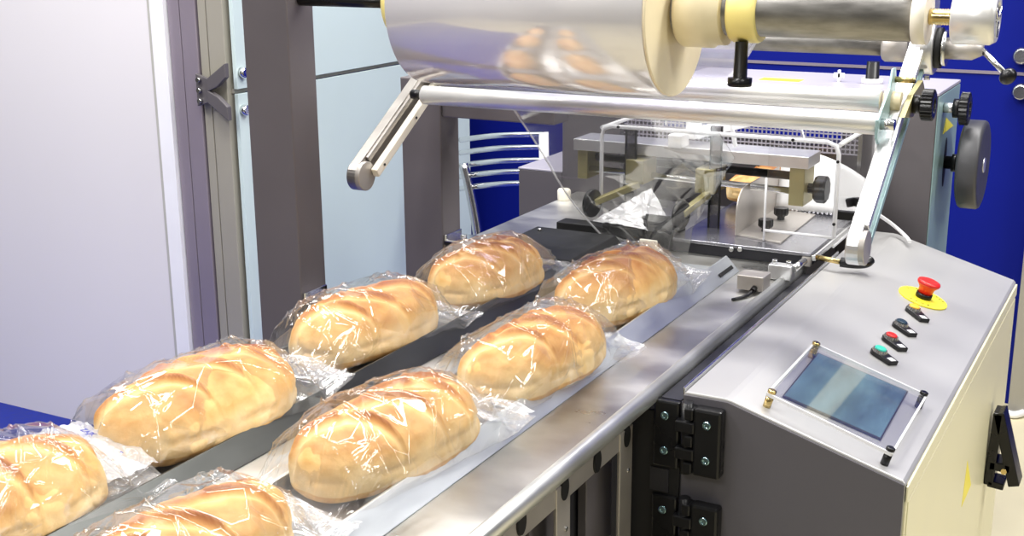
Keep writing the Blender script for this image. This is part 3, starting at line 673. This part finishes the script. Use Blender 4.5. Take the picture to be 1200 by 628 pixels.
for (pb, pd, hx) in (((746, 202), (694, 238), .0), ((828, 213), (798, 252), .0)):
    c = GY(*pb, 2.20)
    sl = build('slider_block', B().box((c.x-.021, 2.195, c.z-.022), (c.x+.016, 2.262, c.z+.024)), 'olive', fh, bevel=.0015)
    dd = GY(*pd, 2.125); st = GY(pb[0]+2, pb[1]+14, 2.20)
    build('slider_arm', B().obox(st, dd+(st-dd).normalized()*.004, .013, .012), 'olive', sl, bevel=.001)
    dx_ = Vector((1, -.25, 0)).normalized()
    build('guide_disc', B().lathe(dd-dx_*.004, dd+dx_*.004, [(0, .025), (.2, .027), (.8, .027), (1, .025)], 48), 'black', sl)
    build('disc_bolt', B().cyl(dd-dx_*.010, dd-dx_*.003, .006, 14), 'brass', sl)
for px in (741, 841):
    c = GY(px, 160, 2.212); zb_ = GY(px, 240 if px < 800 else 290, 2.212).z
    build('smoked_guide', B().box((c.x-.010, 2.205, zb_), (c.x+.010, 2.2085, c.z+.02)), 'smoke', fh)
    for s_ in (-.010, .010): build('guide_edge', B().box((c.x+s_-.001, 2.203, zb_), (c.x+s_+.001, 2.210, c.z+.02)), 'blackm', fh)
c = GY(803, 168, 2.24)
bk = build('clear_bracket', B().box((c.x-.020, 2.20, 1.0205), (c.x+.006, 2.245, 1.045)).obox((c.x+.004, 2.25, 1.04), (c.x+.085, 2.42, 1.052), .022, .018).box((c.x-.008, 2.26, 1.03), (c.x+.020, 2.275, 1.10)), 'white', fh, bevel=.0015)
build('hanger', B().tube([GY(862, 172, 2.24), GY(858, 150, 2.24), GY(856, 132, 2.23)], .004, 10), 'white', fh)
# acrylic guard
gd = thing('acrylic_guard', 'clear acrylic guard box with bright polished edges over the bed', 'guard', (-.75, 2.2, BZ))
gz1 = 1.062; gx0, gx1, gy0, gy1 = -.965, -.520, 2.150, 2.44
fe = B()
r_ = .004
fe.tube([(gx0, gy0, BZ+.012), (gx0, gy0, gz1-.02), (gx0+.004, gy0, gz1-.006), (gx0+.02, gy0, gz1), (gx1-.02, gy0, gz1), (gx1-.005, gy0, gz1-.006), (gx1, gy0, gz1-.02), (gx1, gy0, BZ+.020)], r_, 8)
fe.tube([(gx1, gy0, BZ+.020), (-.645, gy0, BZ+.020)], .0028, 8)
fe.tube([(-.645, gy0, BZ+.001), (-.645, gy0, .99)], .0022, 8)
fe.tube([(gx1, gy0, gz1-.004), (gx1, gy1, gz1-.004)], r_, 8)
fe.tube([(gx0, gy0, gz1-.004), (gx0, gy1, gz1-.004)], r_, 8)
fe.tube([(gx1, gy1, gz1), (gx1, gy1, BZ+.002)], .003, 8)
fe.tube([(gx0, gy1, gz1-.002), (gx1, gy1, gz1-.002)], .003, 8)
fe.tube([(gx1, gy0, BZ+.004), (gx1, gy1, BZ+.004)], .0025, 8)
build('guard_edges', fe, 'acrylicedge', gd)
build('side_sheet', B().box((gx1-.002, gy0, BZ+.004), (gx1+.001, gy1, gz1-.006)), 'acrylic', gd)
build('front_sheet', B().box((-.643, gy0-.0015, BZ+.022), (gx1-.003, gy0+.0015, gz1-.006)), 'acrylic', gd)
build('inner_wire', B().tube([(-.90, 2.31, 1.045), (-.90, 2.31, 1.062), (-.63, 2.31, 1.055), (-.622, 2.31, 1.03)], .0022, 8), 'white', gd)
for x_, z_ in ((gx1, 1.03), (gx1, .92), (-.60, gz1), (-.93, gz1)):
    build('screw', B().cyl((x_, gy0-.006, z_), (x_, gy0-.003, z_), .0028, 10), 'black', gd)
# grid screen behind
gs = B(); gzA, gzB = .985, 1.098; gy = 2.475
nx = 56
for i in range(nx+1):
    x_ = -1.06+i*(.50/nx); gs.box((x_-.0012, gy, gzA), (x_+.0012, gy+.0024, gzB))
for j in range(13):
    z_ = gzA+j*(gzB-gzA)/12; gs.box((-1.06, gy-.0005, z_-.0012), (-.56, gy+.0029, z_+.0012))
ms = thing('mesh_screen', 'fine square metal mesh screen behind the clear guard', 'mesh screen', (-.8, gy, gzA))
build('wire_mesh', gs, 'housetop', ms)
build('mesh_frame', B().box((-1.066, gy-.002, gzA-.110), (-1.058, gy+.005, gzB)).box((-.562, gy-.002, gzA-.110), (-.554, gy+.005, gzB)), 'nut', ms)
# ------------------------------------------------------------------ film web, draped from the rollers into the forming head
def ridge(p, seed, sc, w=.10):
    d = noise.voronoi(Vector(p)*sc+Vector((seed, seed*.7, 0)))[0]
    return math.exp(-(d[1]-d[0])/w)
TL, TR_ = Vector((-.985, 1.835, 1.135)), Vector((-.640, 1.835, 1.136))
BL, BR = GY(722, 292, 2.10), GY(806, 304, 2.095)
MID = [GY(650, 212, 1.94), GY(690, 262, 2.03)]
def web(u, v):      # u across, v down
    # left edge follows a hanging curve
    l = [TL, GY(634, 175, 1.90), GY(662, 225, 1.98), GY(693, 263, 2.05), BL]
    r = [TR_, GY(862, 185, 1.92), GY(838, 225, 1.99), GY(812, 268, 2.06), BR]
    k = v*4; i = min(3, int(k)); f = k-i
    a, b_ = l[i].lerp(l[i+1], f), r[i].lerp(r[i+1], f)
    p = a.lerp(b_, u)
    p = p+Vector((0, .05*math.sin(PI*u)*math.sin(PI*v), 0))
    q = (u*.34, v*.42, 0)
    d = .005*ridge(q, 3.1, 7, .06)+.0025*ridge(q, 9.1, 14, .05)*v
    return p+Vector((0, -d*min(1, v*3), d*.3))
wt = thing('film_web', 'loose clear film hanging from the guide rollers into the forming head', 'film', TL)
build('hanging_sheet', B().grid(web, 90, 110), 'web', wt, solid=.0003)
t0_, t1_, t2_, t3_ = GY(694, 259, 2.10), GY(764, 220, 2.18), GY(792, 278, 2.14), GY(748, 268, 2.10)
el = [TL, GY(634, 175, 1.90), GY(662, 225, 1.98), GY(693, 263, 2.05), BL]
build('bright_fold', B().tube([p+Vector((.0, -.002, 0)) for p in el], .0016, 8, 2), 'webwhite', wt)  # fold at the film edge, its bright reflection put in as whitish tube
def tri(u, v):
    p = t0_.lerp(t1_, u).lerp(t3_.lerp(t2_, u), v)
    q = (u*.1, v*.08, 0); return p+Vector((0, -.004*ridge(q, 5, 30), .003*ridge(q, 2, 40)))
build('folded_sheet', B().grid(tri, 50, 40), 'webwhite', wt, solid=.0003)
def back(u, v):
    # from the back of the roll down to the upper roller
    a = Vector((-1.02+.52*u, 1.685, 1.33)); b_ = Vector((-1.02+.39*u, 1.880, 1.192))
    p = a.lerp(b_, v); return p+Vector((0, 0, -.012*math.sin(PI*v)))
build('feed_sheet', B().grid(back, 30, 24), 'feed', wt, solid=.0003)
# ------------------------------------------------------------------ loaves
def loaf_mesh(seed, L=.255, W=.128, H=.086):
    rnd = random.Random(seed)
    n, m = 190, 150
    u = np.linspace(0, PI, n+1); v = np.linspace(0, 2*PI, m, endpoint=False)
    U_, V_ = np.meshgrid(u, v, indexing='ij')
    cy = -np.cos(U_); cy = np.sign(cy)*np.abs(cy)**.92
    taper = np.sin(U_)**.72*(1-.05*np.cos(U_*1.0+rnd.uniform(-1, 1)))
    cx, cz = np.cos(V_), np.sin(V_)
    cx = np.sign(cx)*np.abs(cx)**.86
    X = cx*taper*W/2; Y = cy*L/2
    up = np.where(cz > 0, cz**1.0, 0); dn = np.where(cz < 0, (-cz)**.55, 0)
    Z = H*.34 + up*taper**.72*H*.66 - dn*taper**.45*H*.34
    # a slight bend
    X += .006*rnd.uniform(-1, 1)*np.sin(U_)
    bake = .20+.50*np.clip((Z/H-.30)/.62, 0, 1)**1.1+.10*np.clip(np.abs(cy)-.75, 0, 1)
    bake = np.where(Z/H < .22, .52, bake)
    # scores: long slanting arcs over the top, flap lifted on one side, pale valley on the other
    disp = np.zeros_like(X)
    top = np.clip(cz*1.3+.12, 0, 1)**.6
    for i in range(4):
        yc = (-.31+.235*i+rnd.uniform(-.012, .012))*L; xc = (.02+rnd.uniform(-.06, .06))*W; th = -.62+rnd.uniform(-.08, .08); l = .060+rnd.uniform(-.004, .008)
        a_ = (Y-yc)*math.cos(th)-(X-xc)*math.sin(th); d_ = (Y-yc)*math.sin(th)+(X-xc)*math.cos(th)
        d_ = d_+.030*(1-(a_/l)**2)-.012
        ext = np.exp(-(a_/l)**4)*top
        wd = .0075*(1-.6*np.clip(np.abs(a_)/l, 0, 1)**2)+.001
        disp += -.0075*np.exp(-((d_-wd)/wd)**2)*ext + .0058*np.exp(-((d_+wd*.55)/(wd*.75))**2)*ext
        bake += -.42*np.exp(-((d_-wd*1.5)/(wd*1.6))**2)*ext + .40*np.exp(-((d_+wd*.2)/(wd*.42))**2)*ext
    for i in range(5):
        a, b_, ph = rnd.uniform(15, 40), rnd.uniform(15, 45), rnd.uniform(0, 6)
        disp += .0011*np.sin(X*a*2+Y*b_+ph)
    # seam ledge along the right flank
    fl = np.exp(-((Z/H-.40)/.05)**2)*np.clip(cx, 0, 1)
    disp += -.0016*fl*(1+np.sin(Y*70+rnd.uniform(0, 6)))
    bake += -.10*np.exp(-((Z/H-.42)/.12)**2)
    nrm = np.stack([X/(W/2)**2, Y/(L/2)**2*1., (Z-H*.34)/(H*.66)**2], -1); nrm /= np.linalg.norm(nrm, axis=-1, keepdims=True)+1e-9
    Pn = np.stack([X, Y, Z], -1)+nrm*disp[..., None]
    fine = np.zeros_like(X)
    for i in range(0, n+1):
        for j in range(0, m):
            p_ = Vector(Pn[i, j]); fine[i, j] = noise.noise(p_*75+Vector((seed*3., 0, 0)))*.0013+noise.noise(p_*24+Vector((0, seed*5., 0)))*.0024-.0016*max(0., .18-abs(noise.noise(p_*38+Vector((3, 1, seed*2.)))))/.18*max(0., noise.noise(p_*15)+.25)
    Pn += nrm*fine[..., None]; bake += fine*34
    Pn[..., 2] = np.maximum(Pn[..., 2], 0)
    vs = Pn.reshape(-1, 3)
    idx = np.arange((n+1)*m).reshape(n+1, m)
    a = idx[:-1, :]; b_ = idx[1:, :]; a2 = np.roll(a, -1, 1); b2 = np.roll(b_, -1, 1)
    fs = np.stack([a, b_, b2, a2], -1).reshape(-1, 4)
    me = bpy.data.meshes.new('bread_loaf'); me.from_pydata(vs.tolist(), [], fs.tolist()); me.update()
    me.polygons.foreach_set('use_smooth', [True]*len(me.polygons))
    at = me.attributes.new('bake', 'FLOAT', 'POINT'); at.data.foreach_set('value', np.clip(bake, 0, 1).reshape(-1).astype(np.float32))
    me.materials.append(M['bread']); return me
def bag_mesh(seed, L=.255, W=.128, H=.086, LB=.358):
    from mathutils.geometry import delaunay_2d_cdt
    rnd = random.Random(100+seed); n, m = 330, 220
    CIRC = .34
    def base(y, ph):
        s = np.clip(np.abs(y)/(L/2), 0, 2)
        body = np.sqrt(np.clip(1-np.clip(s/1.04, 0, 1)**4.6, 0, 1))
        k = np.clip((s-.90)/.26, 0, 1); k = k*k*(3-2*k)
        wid = (W/2+.004)*(1-k)+.066*k
        hgt = (H*np.maximum(body, .30)+.004)*(1-k)+.0025*k
        cx, cz = np.cos(ph), np.sin(ph)
        X = np.sign(cx)*np.abs(cx)**.86*wid
        Z = np.where(cz > 0, cz*.66*hgt, -np.abs(cz)**.5*.34*hgt)+.34*hgt
        lift = {0: (.016, .006), 1: (.008, .016), 2: (.024, .006), 3: (.012, .020)}[seed % 4]
        Z = Z + k*np.where(y > 0, lift[0], lift[1])*(.55+.6*np.clip((np.abs(y)-L/2*.9)/(LB/2-L/2*.9), 0, 1))
        return X, y+0*X, Z, k, cx, cz
    # sparse points: taut film spans them in flat facets
    pts = []; 
    tries = 0
    while len(pts) < 150 and tries < 6000:
        tries += 1
        yy = rnd.uniform(-LB/2, LB/2); aa = rnd.uniform(0, CIRC)
        e = abs(yy) > L/2*.86
        dmin = .010 if e else .021
        if all(math.hypot(yy-p[0], min(abs(aa-p[1]), CIRC-abs(aa-p[1]))) > dmin for p in pts): pts.append((yy, aa))
    allp = []
    for yy, aa in pts:
        for o_ in (-CIRC, 0, CIRC):
            if -.09 < aa+o_ < CIRC+.09: allp.append((yy, aa+o_, yy, aa))
    for i in range(20):
        aa = -.08+i*(CIRC+.16)/19
        for e in (-1, 1): allp.append((e*(LB/2+.012), aa, e*LB/2, aa % CIRC))
    out = delaunay_2d_cdt([Vector((p[0], p[1])) for p in allp], [], [], 0, 1e-6)
    V2 = np.array([tuple(v) for v in out[0]]); tris = np.array([f for f in out[2] if len(f) == 3]); orig = [o_[0] for o_ in out[3]]
    ay = np.array([allp[o_][2] for o_ in orig]); aph = np.array([allp[o_][3] for o_ in orig])/CIRC*2*PI
    rj = {}
    push = []
    for o_ in orig:
        key = (round(allp[o_][2], 5), round(allp[o_][3], 5))
        if key not in rj: rj[key] = rnd.uniform(.001, .006)
        push.append(rj[key])
    push = np.array(push)
    bx, by_, bz, bk, bcx, bcz = base(ay, aph)
    up_ = bcz > -.1
    bx = bx+bcx*push*np.where(up_, 1, .3); bz = bz+np.where(up_, bcz, 0)*push + bk*np.where(up_, push*1.2, 0)
    PV = np.stack([bx, by_, bz], -1)
    t = np.linspace(-1, 1, n+1); v = np.linspace(0, 2*PI, m, endpoint=False)
    T, V_ = np.meshgrid(t, v, indexing='ij'); Y_ = T*LB/2; A_ = V_/(2*PI)*CIRC
    SX, SY_, SZ_, k, cx, cz = base(Y_, V_)
    sm = np.stack([SX, SY_, SZ_], -1); fc = sm.copy(); done = np.zeros(SX.shape, bool)
    for tr in tris:
        (x0, y0), (x1, y1), (x2, y2) = V2[tr]
        i0 = np.searchsorted(t*LB/2, min(x0, x1, x2)-1e-6); i1 = np.searchsorted(t*LB/2, max(x0, x1, x2)+1e-6)
        j0 = np.searchsorted(v/(2*PI)*CIRC, min(y0, y1, y2)-1e-6); j1 = np.searchsorted(v/(2*PI)*CIRC, max(y0, y1, y2)+1e-6)
        if i1 <= i0 or j1 <= j0: continue
        a = Y_[i0:i1, j0:j1]; b_ = A_[i0:i1, j0:j1]
        den = (y1-y2)*(x0-x2)+(x2-x1)*(y0-y2)
        if abs(den) < 1e-12: continue
        l0 = ((y1-y2)*(a-x2)+(x2-x1)*(b_-y2))/den; l1 = ((y2-y0)*(a-x2)+(x0-x2)*(b_-y2))/den; l2 = 1-l0-l1
        ok = (l0 >= -1e-6) & (l1 >= -1e-6) & (l2 >= -1e-6)
        P_ = l0[..., None]*PV[tr[0]]+l1[..., None]*PV[tr[1]]+l2[..., None]*PV[tr[2]]
        sub = fc[i0:i1, j0:j1]; sub[ok] = P_[ok]
    mixf = .80
    P_ = sm*(1-mixf)+fc*mixf
    X, Z = P_[..., 0], P_[..., 2]
    disp = np.zeros_like(X)
    def crease(u0, v0, u1, v1, hgt_, wd):
        dx, dy = u1-u0, v1-v0; L_ = math.hypot(dx, dy)
        if L_ < 1e-4: return 0
        dx, dy = dx/L_, dy/L_
        a = (Y_-u0)*dx+(A_-v0)*dy; d = -(Y_-u0)*dy+(A_-v0)*dx
        tt = np.clip(a/L_, 0, 1); env = np.sin(PI*tt)**.5*((a > 0) & (a < L_))
        return hgt_*env*np.exp(-np.abs(d/(wd*(.6+.8*tt)))**1.6)
    for e in (-1, 1):
        for i in range(18):
            v0 = rnd.uniform(.0, .17); uu = e*(LB/2-.006)
            disp += crease(uu, v0, e*(L/2-rnd.uniform(.02, .09)), v0+rnd.uniform(-.03, .03), rnd.uniform(.0012, .0030), rnd.uniform(.0010, .0020))
    for i in range(22):
        u0, v0 = rnd.uniform(-.13, .13), rnd.uniform(.0, .17); a0 = rnd.uniform(0, 6.28)
        for j in range(rnd.choice((2, 3, 4))):
            a = a0+j*1.5+rnd.uniform(-.5, .5); l = rnd.uniform(.03, .085)
            disp += crease(u0, v0, u0+l*math.cos(a), v0+l*math.sin(a), rnd.uniform(.0014, .0034), rnd.uniform(.0010, .0018))
    amp = np.where(cz < -.05, .06, 1.)
    X = X+cx*.8*disp*amp; Z = Z+np.where(cz > 0, cz, cz*.3)*disp*amp
    # keep the film outside the loaf
    s_ = np.abs(Y_)/(L/2)
    Z = np.maximum(Z, -.0004)
    X = np.where((k < .3) & (cz < .35), np.sign(cx)*np.maximum(np.abs(X), np.abs(SX)-.004), X)
    haze = .010+.10*k+.0*np.clip((np.abs(T)-.93)/.04, 0, 1)
    pts3 = np.stack([X, P_[..., 1], Z], -1).reshape(-1, 3)
    idx = np.arange((n+1)*m).reshape(n+1, m); a = idx[:-1]; b_ = idx[1:]
    fs = np.stack([a, b_, np.roll(b_, -1, 1), np.roll(a, -1, 1)], -1).reshape(-1, 4)
    me = bpy.data.meshes.new('bread_bag'); me.from_pydata(pts3.tolist(), [], fs.tolist()); me.update()
    me.polygons.foreach_set('use_smooth', [True]*len(me.polygons))
    at = me.attributes.new('haze', 'FLOAT', 'POINT'); at.data.foreach_set('value', np.clip(haze, 0, 1).reshape(-1).astype(np.float32))
    me.materials.append(M['bag'])
    seals = []
    for e in (-1, 1):
        bb = B()
        def sf(u, v, e=e):
            xx = -.064+.128*u
            y0 = np.array([e*(LB/2-.016+.018*v)]); X0, Y0_, Z0, k0, _, _ = base(np.clip(y0, -LB/2, LB/2), np.array([PI/2]))
            return (xx, float(y0[0])+.004*float(k0[0])*math.sin(xx*70+seed), float(Z0[0])+.0035+.0011*math.sin(v*PI*10)+.0025*noise.noise(Vector((xx*40, v*2, seed*3.)))+.003*math.sin(xx*40+seed))
        bb.grid(sf, 60, 24)
        ms_ = bpy.data.meshes.new('seal'); ms_.from_pydata([tuple(q) for q in bb.v], [], bb.f); ms_.update(); ms_.polygons.foreach_set('use_smooth', [True]*len(ms_.polygons)); ms_.materials.append(M['seal']); seals.append(ms_)
    return me, seals
lm = [loaf_mesh(i+1) for i in range(4)]
bm_ = [bag_mesh(i) for i in range(4)]
ZF = TZ+.0034
spots = [ # x, y, yaw, length scale, variant, width, bag yaw offset, label
 ('back', -.975, .735, -.12, .98, 0, 1.08, .03, 'cut off by the lower left corner of the picture'),
 ('back', -.975, 1.040, -.12, 1.02, 1, 1.10, -.03, 'second from the left corner, in the back channel'),
 ('back', -.972, 1.375, -.12, 1.00, 2, 1.05, .05, 'in the back channel, before the farthest one'),
 ('back', -.948, 1.680, -.14, .88, 3, 1.05, -.04, 'farthest in the back channel, beside the black cover'),
 ('front', -.730, .742, -.08, .92, 2, .96, .05, 'at the bottom edge, only its top showing'),
 ('front', -.722, 1.058, -.12, .98, 3, 1.06, -.05, 'nearest whole one in the front channel'),
 ('front', -.706, 1.368, -.14, .98, 0, 1.02, .06, 'in the middle of the front channel'),
 ('front', -.738, 1.705, -.15, .98, 1, 1.00, -.02, 'farthest in the front channel, under the rollers')]
for row, x, y, yaw, ls, var, ws, by, lb in spots:
    o = bpy.data.objects.new('bread_loaf', lm[var]); C.objects.link(o); o.location = (x, y, ZF+.0008); o.rotation_euler = (0, 0, yaw); o.scale = (ws, ls, 1.0)
    tag(o, 'golden scored loaf '+lb, 'bread', 'loaves on the conveyor')
    g = bpy.data.objects.new('bread_bag', bm_[(var+1) % 4][0]); C.objects.link(g); g.location = (x, y, ZF); g.rotation_euler = (0, 0, yaw+by*.3); g.scale = (ws*1.0, ls*1.02, 1.06)
    tag(g, 'clear film bag of the loaf '+lb, 'bag', 'clear bags round the loaves')
    for ms_ in bm_[(var+1) % 4][1]:
        c_ = bpy.data.objects.new('seal', ms_); C.objects.link(c_); c_.parent = g
    if lb.startswith('cut off'): bag_first = g
# printed white end flap on the nearest bag of the back channel
Ma = Matrix.LocRotScale(bag_first.location, bag_first.rotation_euler, bag_first.scale).inverted()
fq = [G(28, 512, .893), G(92, 493, .893), G(186, 541, .880), G(128, 566, .876)]
def flap(u, v):
    p = fq[0].lerp(fq[1], v).lerp(fq[3].lerp(fq[2], v), u)
    return Ma @ (p+Vector((0, 0, .004*noise.noise(Vector((u*7, v*4, 0)))+.0022*noise.noise(Vector((u*22, v*12, 3)))+.006*math.sin(u*PI))))
bb = B().grid(flap, 60, 40)
fm = bpy.data.meshes.new('end_flap'); fm.from_pydata([tuple(q) for q in bb.v], [], bb.f); fm.polygons.foreach_set('use_smooth', [True]*len(fm.polygons)); fm.materials.append(M['webwhite'])
fo = bpy.data.objects.new('end_flap', fm); C.objects.link(fo); fo.parent = bag_first
ex = (fq[3]-fq[0]).normalized(); ey = (fq[1]-fq[0]); ey = (ey-ex*ey.dot(ex)).normalized(); ez = ex.cross(ey)
for body, u, v, sz in (('ZAJK', .36, .62, .0095), ('-', .80, .55, .016)):
    p = fq[0].lerp(fq[1], v).lerp(fq[3].lerp(fq[2], v), u)+Vector((0, 0, .010))
    tm = Matrix.Translation(p) @ Matrix((ex, ey, ez)).transposed().to_4x4()
    cu = bpy.data.curves.new('print', 'FONT'); cu.body = body; cu.size = sz; cu.extrude = .0002; cu.align_x = 'CENTER'
    t_ = bpy.data.objects.new('print', cu); C.objects.link(t_)
    dg = bpy.context.evaluated_depsgraph_get(); me = bpy.data.meshes.new_from_object(t_.evaluated_get(dg)); bpy.data.objects.remove(t_)
    me.transform(Ma @ tm); me.materials.clear(); me.materials.append(M['inkblue'])
    t_ = bpy.data.objects.new('printed_mark', me); C.objects.link(t_); t_.parent = fo
# loaf inside the machine
o = bpy.data.objects.new('bread_loaf', lm[0]); C.objects.link(o); q = GY(880, 215, 2.36); o.location = (-.745, 2.47, BZ+.003); o.rotation_euler = (0, 0, -.5); o.scale = (.7, .7, .8)
tag(o, 'brown loaf inside the machine behind the clear guard and fence', 'bread')
# ------------------------------------------------------------------ light
w = bpy.data.worlds.new('world'); SC.world = w; w.use_nodes = True; nt = w.node_tree; bg = nt.nodes['Background']
tc = nt.nodes.new('ShaderNodeTexCoord'); n = nt.nodes.new('ShaderNodeTexNoise'); n.inputs['Scale'].default_value = 1.6; n.inputs['Detail'].default_value = 1
nt.links.new(tc.outputs['Generated'], n.inputs['Vector'])
cr = nt.nodes.new('ShaderNodeValToRGB'); cr.color_ramp.elements[0].position = .40; cr.color_ramp.elements[0].color = (.25, .25, .275, 1)
cr.color_ramp.elements[1].position = .56; cr.color_ramp.elements[1].color = (.82, .80, .74, 1)
nt.links.new(n.outputs['Fac'], cr.inputs[0]); sx = nt.nodes.new('ShaderNodeSeparateXYZ'); nt.links.new(tc.outputs['Generated'], sx.inputs[0])
mr = nt.nodes.new('ShaderNodeMapRange'); mr.inputs['From Min'].default_value = -.15; mr.inputs['From Max'].default_value = .45; mr.inputs['To Min'].default_value = .28; mr.inputs['To Max'].default_value = 1.25
nt.links.new(sx.outputs[2], mr.inputs['Value'])
vm = nt.nodes.new('ShaderNodeVectorMath'); vm.operation = 'SCALE'; nt.links.new(cr.outputs[0], vm.inputs[0]); nt.links.new(mr.outputs[0], vm.inputs['Scale'])
nt.links.new(vm.outputs[0], bg.inputs['Color']); bg.inputs['Strength'].default_value = .42
def area(loc, target, sx, sy, power, col=(1, .98, .95)):
    l = bpy.data.lights.new('hall_and_fill_lamp', 'AREA'); l.shape = 'RECTANGLE'; l.size = sx; l.size_y = sy; l.energy = power; l.color = col
    o = bpy.data.objects.new('hall_and_fill_lamp', l); C.objects.link(o); o.location = loc
    o.rotation_euler = (Vector(target)-Vector(loc)).to_track_quat('-Z', 'Y').to_euler()
    return o
area((-.9, 1.0, 3.3), (-.8, 1.3, .9), .3, 1.8, 48)
area((.5, 2.6, 3.3), (-.5, 1.9, .9), 1.6, .3, 38)
area((-1.9, 1.6, 3.2), (-1.0, 1.4, .9), .3, 1.8, 34)
area((-1.0, 3.3, 3.3), (-1.0, 2.6, .9), 1.6, .3, 36)
area((-2.9, .6, 3.3), (-2.9, 2.4, 1.0), 1.6, .3, 55)  # unseen fill lamp added to brighten the white wall
area((1.6, 2.2, 2.6), (-.3, 2.0, .5), .4, 1.2, 26)
for l_, pw in (((-1.9, .2, 2.6), 9), ((.3, .9, 2.7), 9), ((-.2, 2.9, 2.6), 8), ((-2.0, 2.9, 2.9), 8), ((-.7, -.6, 2.4), 9)):  # small unseen lamps added for glints on the bag creases
    area(l_, (-.85, 1.3, .9), .16, .16, pw)
SC.view_settings.view_transform = 'Standard'; SC.view_settings.look = 'None'; SC.view_settings.gamma = 1; SC.view_settings.use_curve_mapping = False
SC.view_settings.exposure = 0.12
SC.cycles.transparent_max_bounces = 24; SC.cycles.max_bounces = 10
SC.cycles.use_denoising = True
SC.cycles.sample_clamp_indirect = 6
